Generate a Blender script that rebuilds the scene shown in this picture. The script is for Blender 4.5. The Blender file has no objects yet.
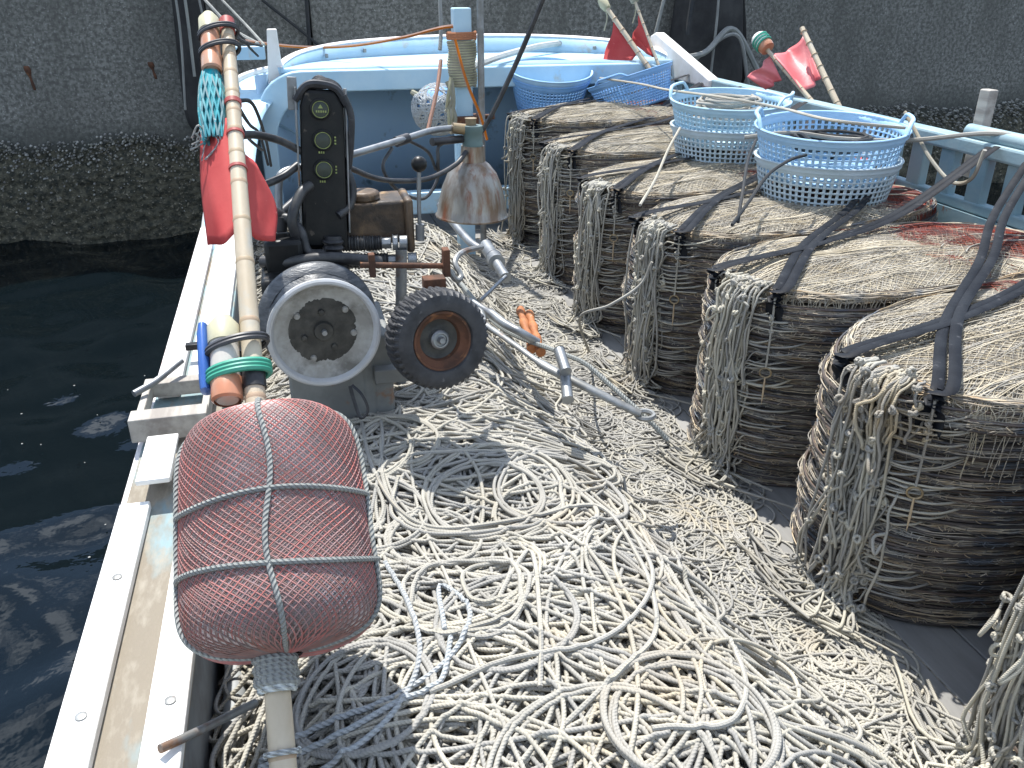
import bpy, math, random
import numpy as np
from mathutils import Vector, Matrix
random.seed(7); RS = np.random.RandomState(11)
PI = math.pi
scene = bpy.context.scene
COL = scene.collection
# ------------------------------------------------------------------ camera
FOC, CAMH = 850.0, 1.75
PITCH = math.atan(407/FOC); YAW = math.atan(239*math.cos(PITCH)/FOC)
cam = bpy.data.cameras.new('camera'); camo = bpy.data.objects.new('camera', cam); COL.objects.link(camo)
cam.sensor_width = 36; cam.lens = FOC/1024*36; cam.clip_end = 2000; cam.clip_start = 0.02
camo.location = (0, 0, CAMH); camo.rotation_euler = (PI/2-PITCH, 0, -YAW)
scene.camera = camo

def ray(u, v):
    a = (u-512)/FOC; b = (384-v)/FOC
    fh = math.cos(PITCH)+b*math.sin(PITCH); up = -math.sin(PITCH)+b*math.cos(PITCH)
    return fh*math.sin(YAW)+a*math.cos(YAW), fh*math.cos(YAW)-a*math.sin(YAW), up
def A(u, v, Y):
    'point of the place seen in that direction at distance Y along the boat'
    x, y, w = ray(u, v); t = Y/y
    return np.array((x*t, Y, CAMH+w*t))
def AZ(u, v, Z):
    x, y, w = ray(u, v); t = (Z-CAMH)/w
    return np.array((x*t, y*t, Z))

# ------------------------------------------------------------------ materials
def mat(name, c1, c2=None, scale=8, lo=.4, hi=.6, rough=.6, metal=0, bump=0, bscale=60, c3=None, s3=3, lo3=.55, hi3=.65,
        island=0, spec=.5, stretch=None, detail=5, rough2=None):
    m = bpy.data.materials.new(name); m.use_nodes = True
    nt = m.node_tree; N = nt.nodes; L = nt.links
    b = N['Principled BSDF']
    b.inputs['Roughness'].default_value = rough; b.inputs['Metallic'].default_value = metal
    b.inputs['Specular IOR Level'].default_value = spec
    tc = N.new('ShaderNodeTexCoord'); vec = tc.outputs['Object']
    if stretch:
        mp = N.new('ShaderNodeMapping'); mp.inputs['Scale'].default_value = stretch
        L.new(vec, mp.inputs['Vector']); vec = mp.outputs['Vector']
    def noise(s, d=detail):
        n = N.new('ShaderNodeTexNoise'); n.inputs['Scale'].default_value = s; n.inputs['Detail'].default_value = d
        n.inputs['Roughness'].default_value = .6
        L.new(vec, n.inputs['Vector']); return n.outputs['Fac']
    def ramp(src, a, bb):
        r = N.new('ShaderNodeMapRange'); r.inputs['From Min'].default_value = a; r.inputs['From Max'].default_value = bb
        L.new(src, r.inputs['Value']); return r.outputs['Result']
    def mix(f, a, bb):
        x = N.new('ShaderNodeMix'); x.data_type = 'RGBA'
        L.new(f, x.inputs['Factor'])
        for s, v in (('A', a), ('B', bb)):
            sock = [i for i in x.inputs if i.name == s and i.type == 'RGBA'][0]
            if isinstance(v, tuple): sock.default_value = (*v, 1)
            else: L.new(v, sock)
        return [o for o in x.outputs if o.type == 'RGBA'][0]
    col = c1
    if c2: 
        f = ramp(noise(scale), lo, hi); col = mix(f, col, c2)
        if rough2 is not None:
            mr = N.new('ShaderNodeMapRange'); mr.inputs['To Min'].default_value = rough; mr.inputs['To Max'].default_value = rough2
            L.new(f, mr.inputs['Value']); L.new(mr.outputs['Result'], b.inputs['Roughness'])
    if c3: col = mix(ramp(noise(s3), lo3, hi3), col, c3)
    if island:
        g = N.new('ShaderNodeNewGeometry'); oi = N.new('ShaderNodeObjectInfo')
        ad = N.new('ShaderNodeMath'); ad.operation = 'ADD'; L.new(g.outputs['Random Per Island'], ad.inputs[0]); L.new(oi.outputs['Random'], ad.inputs[1])
        fr = N.new('ShaderNodeMath'); fr.operation = 'FRACT'; L.new(ad.outputs[0], fr.inputs[0])
        h = N.new('ShaderNodeHueSaturation')
        mr = N.new('ShaderNodeMapRange'); mr.inputs['To Min'].default_value = 1-island; mr.inputs['To Max'].default_value = 1+island*.7
        L.new(fr.outputs[0], mr.inputs['Value']); L.new(mr.outputs['Result'], h.inputs['Value'])
        sm = N.new('ShaderNodeMath'); sm.operation = 'MULTIPLY_ADD'; sm.inputs[1].default_value = .8; sm.inputs[2].default_value = .6
        L.new(fr.outputs[0], sm.inputs[0]); L.new(sm.outputs[0], h.inputs['Saturation'])
        if isinstance(col, tuple): h.inputs['Color'].default_value = (*col, 1)
        else: L.new(col, h.inputs['Color'])
        col = h.outputs['Color']
    if isinstance(col, tuple): b.inputs['Base Color'].default_value = (*col, 1)
    else: L.new(col, b.inputs['Base Color'])
    if bump:
        bp = N.new('ShaderNodeBump'); bp.inputs['Strength'].default_value = 1; bp.inputs['Distance'].default_value = bump
        L.new(noise(bscale, 4), bp.inputs['Height']); L.new(bp.outputs['Normal'], b.inputs['Normal'])
    m['_'] = 1
    return m

def rope_mat(name, c1, c2, pitch=.02, island=.2, bump=.0012, c3=None):
    m = mat(name, c1, c2, scale=5, lo=.35, hi=.65, rough=.85, island=island, spec=.25, c3=c3, s3=2.2, lo3=.56, hi3=.7)
    nt = m.node_tree; N = nt.nodes; L = nt.links; b = N['Principled BSDF']
    uv = N.new('ShaderNodeTexCoord'); sp = N.new('ShaderNodeSeparateXYZ'); L.new(uv.outputs['UV'], sp.inputs[0])
    a = N.new('ShaderNodeMath'); a.operation = 'DIVIDE'; a.inputs[1].default_value = pitch; L.new(sp.outputs['X'], a.inputs[0])
    k = N.new('ShaderNodeMath'); k.operation = 'MULTIPLY_ADD'; k.inputs[1].default_value = 1.0
    L.new(sp.outputs['Y'], k.inputs[0]); L.new(a.outputs[0], k.inputs[2])
    t = N.new('ShaderNodeMath'); t.operation = 'MULTIPLY'; t.inputs[1].default_value = 3*PI; L.new(k.outputs[0], t.inputs[0])
    s = N.new('ShaderNodeMath'); s.operation = 'SINE'; L.new(t.outputs[0], s.inputs[0])
    ab = N.new('ShaderNodeMath'); ab.operation = 'ABSOLUTE'; L.new(s.outputs[0], ab.inputs[0])
    bp = N.new('ShaderNodeBump'); bp.inputs['Distance'].default_value = bump; bp.inputs['Strength'].default_value = 1
    L.new(ab.outputs[0], bp.inputs['Height']); L.new(bp.outputs['Normal'], b.inputs['Normal'])
    return m

M = {}
M['rope'] = rope_mat('pale_rope', (.43, .41, .36), (.34, .325, .285), .026, .2, .0009, c3=(.38, .34, .27))
M['rope_grey'] = rope_mat('grey_snood_rope', (.45, .43, .37), (.33, .31, .265),   .016, .28, .0009, c3=(.32, .27, .20))
M['rope_blue'] = rope_mat('pale_blue_rope', (.43, .45, .455), (.36, .38, .385), .04, .08, .0028)
M['lash'] = rope_mat('lashing_rope', (.33, .34, .32), (.24, .25, .24), .032, .1, .003)
M['rope_orange'] = rope_mat('orange_rope', (.55, .22, .10), (.40, .18, .10), .02, .1)
M['rope_dark'] = rope_mat('dark_rope', (.03, .035, .04), (.06, .06, .06), .02, .1)
M['rope_wrap'] = rope_mat('weathered_wrap', (.45, .42, .32), (.30, .30, .22), .02, .2)
M['rope_white'] = rope_mat('white_rope', (.62, .64, .62), (.50, .52, .50), .06, .1, .006)
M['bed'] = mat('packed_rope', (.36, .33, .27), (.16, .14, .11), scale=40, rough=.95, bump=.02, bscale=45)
M['blue'] = mat('pale_blue_paint', (.38, .58, .72), (.46, .64, .75), scale=3, rough=.45, c3=(.46, .46, .40), s3=7, lo3=.60, hi3=.74, bump=.001, bscale=30)
M['blue_in'] = mat('mid_blue_paint', (.46, .66, .86), (.48, .68, .86), scale=4, rough=.5, c3=(.12, .2, .24), s3=5, lo3=.62, hi3=.75)
M['blue_old'] = mat('weathered_blue_paint', (.21, .34, .40), (.29, .40, .43), scale=6, rough=.55, c3=(.26, .12, .06), s3=9, lo3=.66, hi3=.72, bump=.001)
M['blue_worn'] = mat('worn_blue_walkway', (.22, .31, .33), (.22, .19, .145), scale=5, lo=.42, hi=.52, rough=.8, stretch=(1, .35, 1), c3=(.31, .28, .225), s3=30, lo3=.5, hi3=.7, bump=.002, bscale=120)
M['white'] = mat('white_paint', (.80, .79, .76), (.70, .68, .63), scale=5, rough=.5, c3=(.50, .33, .22), s3=6, lo3=.68, hi3=.78, bump=.001, bscale=40)
M['cap'] = mat('white_capping', (.78, .74, .72), (.62, .42, .36), scale=12, lo=.55, hi=.75, rough=.5)
M['wood'] = mat('grey_wood', (.45, .42, .37), (.28, .25, .22), scale=14, stretch=(1, .12, 1), rough=.85, bump=.002, bscale=60)
M['deck'] = mat('grey_deck_planks', (.27, .265, .25), (.19, .185, .175), scale=7, stretch=(1, .2, 1), rough=.75, bump=.001)
M['dark_in'] = mat('dark_grey_bulwark', (.16, .17, .17), (.10, .10, .10), scale=6, rough=.8)  # mottled dark grey for the port inner side
M['pipe'] = mat('grey_pvc', (.34, .36, .36), (.25, .26, .26), scale=6, rough=.5)
M['hull'] = mat('hull_paint', (.55, .56, .56), (.40, .42, .42), scale=2, rough=.4)
M['bamboo'] = mat('bamboo_skin', (.54, .46, .34), (.46, .38, .27), scale=9, rough=.5, c3=(.42, .40, .34), s3=12, lo3=.58, hi3=.7, stretch=(1, .2, 1))
M['bamboo_node'] = mat('bamboo_joint', (.40, .31, .2), (.42, .30, .2), scale=20, rough=.6)
M['tape_black'] = mat('black_tape', (.018, .018, .02), (.05, .05, .055), scale=12, rough=.4)
M['tape_red'] = mat('red_tape', (.42, .08, .07), (.30, .06, .05), scale=14, rough=.5)
M['tape_green'] = mat('green_tape', (.03, .26, .17), (.06, .34, .24), scale=14, rough=.4)
M['flag'] = mat('red_flag_vinyl', (.40, .04, .04), (.47, .07, .065), scale=3, rough=.75, spec=.25, c3=(.60, .35, .32), s3=16, lo3=.7, hi3=.74, bump=.003, bscale=9)
M['flag_pink'] = mat('faded_red_flag', (.60, .12, .13), (.68, .22, .22), scale=3, rough=.5, bump=.004, bscale=12)
M['green_net'] = mat('teal_netting', (.05, .22, .26), (.09, .30, .33), scale=30, rough=.7, island=.25, c3=(.55, .6, .58), s3=25, lo3=.62, hi3=.66)
M['amber'] = mat('orange_lens', (.48, .20, .11), (.44, .26, .17), scale=8, rough=.3)
M['yellow'] = mat('yellow_cap', (.52, .48, .30), (.44, .42, .30), scale=8, rough=.4)
M['clear'] = mat('clouded_plastic', (.50, .47, .42), (.58, .40, .32), scale=7, rough=.25)
M['blue_plastic'] = mat('blue_plastic', (.025, .09, .34), (.04, .13, .42), scale=6, rough=.4)
M['drum'] = mat('float_drum', (.58, .52, .50), (.36, .29, .27), scale=9, rough=.95, spec=.1)
M['net_red'] = mat('red_twine', (.42, .20, .185), (.30, .15, .14), scale=18, rough=.85, island=.2)
M['net_brown'] = mat('brown_twine', (.21, .13, .115), (.28, .18, .16), scale=18, rough=.85, island=.2)
M['net_dark'] = mat('dark_twine', (.13, .10, .095), (.20, .15, .14), scale=18, rough=.85, island=.2)
M['net_pale'] = mat('pale_twine', (.54, .49, .47), (.42, .36, .35), scale=18, rough=.8, island=.25)
M['black'] = mat('black_paint', (.007, .008, .009), (.018, .018, .017), scale=9, rough=.4, spec=.25, c3=(.12, .10, .08), s3=22, lo3=.66, hi3=.72, bump=.0006)
M['rubber'] = mat('black_rubber', (.018, .019, .022), (.045, .046, .05), scale=16, rough=.55, bump=.001, bscale=80, c3=(.11, .11, .11), s3=30, lo3=.64, hi3=.75)
M['strap'] = mat('black_rubber_strap', (.008, .009, .012), (.016, .018, .022), scale=10, rough=.55, spec=.14, c3=(.09, .09, .095), s3=24, lo3=.64, hi3=.78, bump=.001)
M['hose'] = mat('hydraulic_hose', (.02, .021, .024), (.05, .05, .05), scale=22, rough=.45)
M['steel'] = mat('galvanised_steel', (.34, .355, .36), (.23, .24, .25), scale=9, rough=.46, metal=.7, c3=(.25, .15, .09), s3=8, lo3=.66, hi3=.76)
M['steel_dull'] = mat('dull_steel', (.30, .31, .31), (.20, .20, .19), scale=12, rough=.5, metal=.5, c3=(.20, .10, .05), s3=10, lo3=.58, hi3=.7)
M['rust'] = mat('rusty_steel', (.14, .06, .032), (.07, .035, .022), scale=14, rough=.85, metal=.1, c3=(.24, .11, .05), s3=20, lo3=.58, hi3=.66, bump=.002, bscale=70)
M['rust_orange'] = mat('orange_rusted_roller', (.46, .17, .055), (.30, .11, .04), scale=14, rough=.7, c3=(.5, .4, .3), s3=24, lo3=.66, hi3=.72, bump=.002)
M['motor'] = mat('greasy_brown_casting', (.13, .085, .05), (.04, .03, .022), scale=9, rough=.5, c3=(.30, .19, .09), s3=11, lo3=.58, hi3=.7, bump=.002)
M['wheel_white'] = mat('scuffed_white_flange', (.52, .53, .54), (.42, .42, .41), scale=5, rough=.5, c3=(.30, .27, .22), s3=13, lo3=.6, hi3=.74)
M['wheel_dirty'] = mat('soiled_white_dish', (.42, .415, .385), (.29, .28, .25), scale=12, rough=.65, c3=(.14, .13, .11), s3=9, lo3=.50, hi3=.68, bump=.001)
M['grease'] = mat('black_grease', (.025, .025, .022), (.06, .058, .05), scale=22, rough=.5, bump=.002)
M['tread_tape'] = mat('wrapped_rubber', (.05, .055, .062), (.15, .16, .17), scale=9, lo=.45, hi=.7, rough=.4, stretch=(1, 1, 4), bump=.002)
M['pedestal'] = mat('grey_pedestal', (.23, .24, .23), (.16, .165, .16), scale=5, rough=.6, c3=(.22, .12, .07), s3=9, lo3=.63, hi3=.72)
M['gauge'] = mat('dark_dial', (.012, .022, .014), (.02, .03, .02), scale=30, rough=.25)
M['gauge_ring'] = mat('yellow_green_ring', (.34, .40, .12), (.26, .30, .09), scale=20, rough=.4)
M['lamp'] = mat('rusting_galvanised_shade', (.33, .31, .27), (.19, .125, .08), scale=6, lo=.42, hi=.62, rough=.36, metal=.6, stretch=(3, 3, .5), c3=(.20, .065, .025), s3=5, lo3=.55, hi3=.66, bump=.001)
M['socket'] = mat('grey_green_socket', (.11, .17, .16), (.15, .2, .19), scale=9, rough=.5)
M['brass'] = mat('dull_brass', (.36, .27, .15), (.24, .19, .12), scale=9, rough=.5, metal=.5)
M['bk_blue'] = mat('blue_basket_plastic', (.38, .59, .79), (.33, .53, .73), scale=5, rough=.45)
M['bk_mid'] = mat('bright_blue_basket_plastic', (.25, .47, .80), (.20, .42, .74), scale=5, rough=.45)
M['bk_pale'] = mat('bleached_basket_plastic', (.50, .60, .66), (.44, .54, .58), scale=5, rough=.6)
M['bk_light'] = mat('light_blue_basket_plastic', (.44, .64, .77), (.38, .58, .71), scale=5, rough=.5)
M['ring'] = mat('pot_ring', (.10, .075, .06), (.05, .05, .055), scale=7, rough=.6, island=.4)
M['strand'] = mat('pot_twine', (.50, .455, .375), (.31, .245, .175), scale=6, rough=.85, island=.6, c3=(.17, .185, .205), s3=4, lo3=.52, hi3=.6)
M['mass'] = mat('packed_netting', (.22, .185, .145), (.115, .094, .075), scale=14, rough=.95, bump=.008, bscale=60, stretch=(1, 1, 6), c3=(.22, .18, .13), s3=8, lo3=.58, hi3=.72)
M['top_tan'] = mat('dry_netting_layers', (.36, .32, .26), (.21, .18, .14), scale=30, rough=.95, bump=.008, bscale=70, c3=(.17, .13, .10), s3=6, lo3=.56, hi3=.72)
M['top_red'] = mat('red_netting_layers', (.105, .042, .035), (.06, .038, .032), scale=30, rough=.95, bump=.008, bscale=70)
M['thread_tan'] = mat('dry_net_thread', (.50, .455, .37), (.36, .32, .25), scale=10, rough=.85, island=.35)
M['thread_red'] = mat('red_net_thread', (.26, .075, .06), (.18, .07, .055), scale=10, rough=.85, island=.4, c3=(.36, .30, .24), s3=7, lo3=.54, hi3=.66)
M['peg'] = mat('wooden_peg', (.50, .38, .24), (.4, .3, .2), scale=12, rough=.7)
M['fender'] = mat('black_fender', (.012, .012, .013), (.03, .03, .03), scale=4, rough=.7, bump=.004, bscale=14)
M['red_scrap'] = mat('red_float_scrap', (.55, .05, .04), (.5, .08, .06), scale=8, rough=.5)

# ------------------------------------------------------------------ mesh builder
class MB:
    def __init__(s): s.V = []; s.F = []; s.UV = []; s.MI = []; s.n = 0
    def add(s, V, faces, uv=None, mi=0, X=None):
        V = np.asarray(V, float).reshape(-1, 3)
        if X is not None:
            R = np.array(X.to_3x3()); t = np.array(X.translation); V = V@R.T+t
        s.V.append(V)
        for f in (faces if isinstance(faces, list) else [faces]):
            f = np.asarray(f, int)
            if f.ndim == 1: f = f[None]
            s.F.append(f+s.n)
            u = np.zeros((f.shape[0], f.shape[1], 2)) if uv is None else uv[:f.shape[0]]
            if u.shape[:2] != f.shape: u = np.zeros((f.shape[0], f.shape[1], 2))
            s.UV.append(u); s.MI.append(np.full(len(f), mi))
        s.n += len(V); return s
    def box(s, c, d, X=None, mi=0, rz=0, rx=0, ry=0):
        x, y, z = (np.array(d)/2)
        V = np.array([(-x, -y, -z), (x, -y, -z), (x, y, -z), (-x, y, -z), (-x, -y, z), (x, -y, z), (x, y, z), (-x, y, z)])
        if rz or rx or ry:
            R = np.array((Matrix.Rotation(rz, 3, 'Z')@Matrix.Rotation(ry, 3, 'Y')@Matrix.Rotation(rx, 3, 'X'))); V = V@R.T
        return s.add(V+np.array(c), [[(0, 3, 2, 1), (4, 5, 6, 7), (0, 1, 5, 4), (1, 2, 6, 5), (2, 3, 7, 6), (3, 0, 4, 7)]], mi=mi, X=X)
    def tubes(s, P, r, k=6, closed=False, mi=0, caps=True, flat=1.0, up=None, X=None):
        'P: (S,n,3) batch of paths'
        P = np.asarray(P, float)
        if P.ndim == 2: P = P[None]
        S, n, _ = P.shape
        if closed: T = np.roll(P, -1, 1)-np.roll(P, 1, 1)
        else: T = np.gradient(P, axis=1)
        T /= np.linalg.norm(T, axis=2, keepdims=True)+1e-12
        if up is not None:
            U = np.broadcast_to(np.array(up, float), P.shape)
            Nn = U-(U*T).sum(2, keepdims=True)*T
            Nn /= np.linalg.norm(Nn, axis=2, keepdims=True)+1e-9
        else:
            Nn = np.zeros_like(P)
            a = np.where((np.abs(T[:, 0, 2:3]) < .8), np.array([[0, 0, 1.]]), np.array([[1., 0, 0]]))
            v = a-(a*T[:, 0]).sum(1, keepdims=True)*T[:, 0]; v /= np.linalg.norm(v, axis=1, keepdims=True)
            Nn[:, 0] = v
            for i in range(1, n):
                v = v-(v*T[:, i]).sum(1, keepdims=True)*T[:, i]
                v = v/(np.linalg.norm(v, axis=1, keepdims=True)+1e-9); Nn[:, i] = v
        B = np.cross(T, Nn)
        ang = np.arange(k)*2*PI/k
        r = np.asarray(r, float)
        if r.ndim == 0: rr = np.full((S, n), float(r))
        elif r.ndim == 1 and len(r) == n: rr = np.broadcast_to(r, (S, n))
        elif r.ndim == 1: rr = np.broadcast_to(r[:, None], (S, n))
        else: rr = r
        V = P[:, :, None]+rr[:, :, None, None]*(np.cos(ang)[None, None, :, None]*B[:, :, None]+flat*np.sin(ang)[None, None, :, None]*Nn[:, :, None])
        idx = np.arange(S*n*k).reshape(S, n, k)
        nx = np.roll(idx, -1, 1) if closed else None
        a0 = idx if closed else idx[:, :-1]; a1 = nx if closed else idx[:, 1:]
        q = np.stack([a0, np.roll(a0, -1, 2), np.roll(a1, -1, 2), a1], -1).reshape(-1, 4)
        d = np.linalg.norm(np.diff(P, axis=1), axis=2); Ls = np.concatenate([np.zeros((S, 1)), np.cumsum(d, 1)], 1)
        if closed: l0 = Ls; l1 = np.concatenate([Ls[:, 1:], Ls[:, -1:]+.01], 1)
        else: l0, l1 = Ls[:, :-1], Ls[:, 1:]
        m = l0.shape[1]
        uv = np.zeros((S, m, k, 4, 2))
        va = np.arange(k)/k
        uv[..., 0, 0] = uv[..., 1, 0] = l0[:, :, None]; uv[..., 2, 0] = uv[..., 3, 0] = l1[:, :, None]
        uv[..., 0, 1] = uv[..., 3, 1] = va; uv[..., 1, 1] = uv[..., 2, 1] = va+1/k
        Vf = V.reshape(-1, 3)
        s.add(Vf, q, uv=uv.reshape(-1, 4, 2), mi=mi, X=X)
        if caps and not closed:
            n0 = s.n-len(Vf)
            for e, rev in ((0, True), (n-1, False)):
                f = idx[:, e]; f = f[:, ::-1] if not rev else f
                s.F.append(f+n0); s.UV.append(np.zeros((S, k, 2))); s.MI.append(np.full(S, mi))
        return s
    def cyl(s, a, b, r, k=16, r2=None, mi=0):
        a, b = np.array(a, float), np.array(b, float)
        return s.tubes(np.array([a, b]), np.array([r, r if r2 is None else r2]), k, mi=mi)
    def lathe(s, prof, X=None, k=48, mi=0, wob=None):
        'prof: list of (radius, height) along local z'
        prof = np.array(prof, float); n = len(prof); an = np.arange(k)*2*PI/k
        V = np.stack([prof[:, None, 0]*np.cos(an), prof[:, None, 0]*np.sin(an), np.broadcast_to(prof[:, None, 1], (n, k))], -1)
        if wob is not None: V = wob(V)
        idx = np.arange(n*k).reshape(n, k); a0, a1 = idx[:-1], idx[1:]
        q = np.stack([a0, np.roll(a0, -1, 1), np.roll(a1, -1, 1), a1], -1).reshape(-1, 4)
        return s.add(V.reshape(-1, 3), q, mi=mi, X=X)
    def grid(s, V, mi=0, X=None):
        V = np.asarray(V, float); n, m, _ = V.shape; idx = np.arange(n*m).reshape(n, m)
        q = np.stack([idx[:-1, :-1], idx[:-1, 1:], idx[1:, 1:], idx[1:, :-1]], -1).reshape(-1, 4)
        return s.add(V.reshape(-1, 3), q, mi=mi, X=X)
    def prism(s, poly, vec, mi=0, X=None):
        P = np.array(poly, float); n = len(P); Q = P+np.array(vec, float)
        side = np.array([(i, (i+1) % n, (i+1) % n+n, i+n) for i in range(n)])
        return s.add(np.vstack([P, Q]), [np.arange(n)[::-1], np.arange(n)+n, side], mi=mi, X=X)
    def build(s, name, mats, parent=None, smooth=True, bevel=0, solid=0, label=None, loc=None, ang=40):
        V = np.vstack(s.V)
        me = bpy.data.meshes.new(name)
        loops = np.concatenate([f.reshape(-1) for f in s.F]); tot = np.concatenate([np.full(len(f), f.shape[1]) for f in s.F])
        st = np.concatenate([[0], np.cumsum(tot)[:-1]]); uv = np.concatenate([u.reshape(-1, 2) for u in s.UV]); mi = np.concatenate(s.MI)
        me.vertices.add(len(V)); me.vertices.foreach_set('co', V.astype(np.float32).ravel())
        me.loops.add(len(loops)); me.loops.foreach_set('vertex_index', loops.astype(np.int32))
        me.polygons.add(len(tot)); me.polygons.foreach_set('loop_start', st.astype(np.int32)); me.polygons.foreach_set('loop_total', tot.astype(np.int32))
        me.polygons.foreach_set('material_index', mi.astype(np.int32))
        me.polygons.foreach_set('use_smooth', np.full(len(tot), bool(smooth)))
        ul = me.uv_layers.new(name='UVMap'); ul.data.foreach_set('uv', uv.astype(np.float32).ravel())
        me.update(calc_edges=True); me.validate()
        if smooth and ang: me.set_sharp_from_angle(angle=math.radians(ang))
        for m in (mats if isinstance(mats, (list, tuple)) else [mats]): me.materials.append(M[m] if isinstance(m, str) else m)
        o = bpy.data.objects.new(name, me); COL.objects.link(o)
        if parent is not None:
            o.parent = parent; o.matrix_parent_inverse = Matrix.Translation(-Vector(parent.location)) if parent.type == 'EMPTY' and parent.parent is None else Matrix()
        if solid:
            md = o.modifiers.new('solid', 'SOLIDIFY'); md.thickness = solid; md.offset = 0
        if bevel:
            md = o.modifiers.new('bevel', 'BEVEL'); md.width = bevel; md.segments = 2; md.limit_method = 'ANGLE'; md.angle_limit = math.radians(40)
        if label: o['label'] = label
        return o
def tag(o, label=None, cat=None, group=None, kind=None):
    if label: o['label'] = label
    if cat: o['category'] = cat
    if group: o['group'] = group
    if kind: o['kind'] = kind
    return o
def empty(name, loc, label, cat, group=None):
    o = bpy.data.objects.new(name, None); COL.objects.link(o); o.location = tuple(loc); o.empty_display_size = .1
    return tag(o, label, cat, group)
def place(o, origin):
    'move a single-mesh thing so its origin sits at its base'
    v = Vector(tuple(origin)); o.data.transform(Matrix.Translation(-v)); o.location = v; return o
def curve(pts, n=40):
    'smooth path through points (Catmull-Rom)'
    P = np.array(pts, float); P = np.vstack([2*P[0]-P[1], P, 2*P[-1]-P[-2]])
    m = len(P)-3; t = np.linspace(0, m-1e-6, n); i = t.astype(int); u = (t-i)[:, None]
    a, b, c, d = P[i], P[i+1], P[i+2], P[i+3]
    return .5*(2*b+(c-a)*u+(2*a-5*b+4*c-d)*u*u+(3*b-a-3*c+d)*u**3)
def frame(o, z, xh=(1, 0, 0)):
    'matrix with local z along z'
    z = Vector(tuple(z)).normalized(); x = Vector(xh); x = (x-z*x.dot(z)).normalized(); y = z.cross(x)
    m = Matrix((x, y, z)).transposed().to_4x4(); m.translation = Vector(tuple(o)); return m
def snoise(x, seed, n=5, f0=1.0):
    r = np.random.RandomState(seed); o = 0
    for i in range(n): o = o+np.sin(x*f0*(1+i*.9)*(.8+.4*r.rand())+r.rand()*6.28)/(1+i*.6)
    return o*.45

# ------------------------------------------------------------------ world and sun
EL, AZI = math.radians(65), math.radians(-10)     # sun ahead of the bow, a little to port
w = bpy.data.worlds.new('World'); scene.world = w; w.use_nodes = True
nt = w.node_tree; bg = nt.nodes['Background']; bg.inputs['Strength'].default_value = .12
sky = nt.nodes.new('ShaderNodeTexSky'); sky.sky_type = 'NISHITA'; sky.sun_disc = False
sky.sun_elevation = EL; sky.sun_rotation = AZI; sky.dust_density = .3
tc = nt.nodes.new('ShaderNodeTexCoord'); nz = nt.nodes.new('ShaderNodeTexNoise'); nz.inputs['Scale'].default_value = 5; nz.inputs['Detail'].default_value = 7
mp = nt.nodes.new('ShaderNodeMapping'); mp.inputs['Scale'].default_value = (1, 1, 2.2); nt.links.new(tc.outputs['Generated'], mp.inputs[0]); nt.links.new(mp.outputs[0], nz.inputs['Vector'])
mr = nt.nodes.new('ShaderNodeMapRange'); mr.inputs['From Min'].default_value = .51; mr.inputs['From Max'].default_value = .62; nt.links.new(nz.outputs['Fac'], mr.inputs[0])
mx = nt.nodes.new('ShaderNodeMix'); mx.data_type = 'RGBA'; nt.links.new(mr.outputs[0], mx.inputs['Factor'])
nt.links.new(sky.outputs[0], mx.inputs[6]); mx.inputs[7].default_value = (11.5, 12.8, 14.8, 1); nt.links.new(mx.outputs[2], bg.inputs['Color'])
sl = bpy.data.lights.new('sun', 'SUN'); sl.energy = 4.9; sl.angle = math.radians(.55); sl.color = (1, .97, .92)
so = bpy.data.objects.new('sun', sl); COL.objects.link(so); so.location = (0, 5, 8)
sd = Vector((math.sin(AZI)*math.cos(EL), math.cos(AZI)*math.cos(EL), math.sin(EL)))
so.rotation_euler = sd.to_track_quat('Z', 'Y').to_euler()
vs = scene.view_settings; vs.view_transform = 'Standard'; vs.look = 'None'; vs.exposure = .6; vs.gamma = 1; vs.use_curve_mapping = False

# ------------------------------------------------------------------ water
WZ = -.72
mw = bpy.data.materials.new('dark_harbour_water'); mw.use_nodes = True; nt = mw.node_tree; b = nt.nodes['Principled BSDF']
b.inputs['Base Color'].default_value = (.002, .0045, .006, 1); b.inputs['Roughness'].default_value = .04; b.inputs['IOR'].default_value = 1.34
tc = nt.nodes.new('ShaderNodeTexCoord'); n1 = nt.nodes.new('ShaderNodeTexNoise'); n1.inputs['Scale'].default_value = 7; n1.inputs['Detail'].default_value = 3
nt.links.new(tc.outputs['Object'], n1.inputs['Vector'])
bp = nt.nodes.new('ShaderNodeBump'); bp.inputs['Distance'].default_value = .01; bp.inputs['Strength'].default_value = .3
nt.links.new(n1.outputs['Fac'], bp.inputs['Height']); nt.links.new(bp.outputs['Normal'], b.inputs['Normal'])
M['water'] = mw
mb = MB()
gx = np.linspace(-7, 5, 160); gy = np.linspace(-4, 9.6, 180); X, Y = np.meshgrid(gx, gy)
Z = WZ+.045*snoise(X*1.3+Y*.9, 3, 4, 2.0)+.02*snoise(Y*2.1-X*.6, 4, 4, 1.6)+.01*snoise(X*4-Y*3, 5, 3, 1)
mb.grid(np.stack([X, Y, Z], -1))
o = mb.build('water', 'water', ang=0); tag(o, kind='structure')
mb = MB()
for x0, x1, y0, y1 in ((-150, 150, -150, -4), (-150, -7, -4, 9.6), (5, 150, -4, 9.6)):
    mb.add([(x0, y0, WZ), (x1, y0, WZ), (x1, y1, WZ), (x0, y1, WZ)], (0, 1, 2, 3))
tag(mb.build('outer_water', 'water'), kind='structure')
mb = MB()
for i in range(26):
    x, y = RS.uniform(-2.6, -.6), RS.uniform(1.2, 6)
    r = RS.uniform(.003, .008)
    mb.add([(x+r*math.cos(t)*RS.uniform(.6, 1), y+r*math.sin(t)*RS.uniform(.6, 1), WZ+.03+.0) for t in np.arange(6)*1.047], np.arange(6))
M['scum'] = mat('white_flotsam', (.4, .4, .38), (.3, .3, .28), rough=.8)
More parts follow.
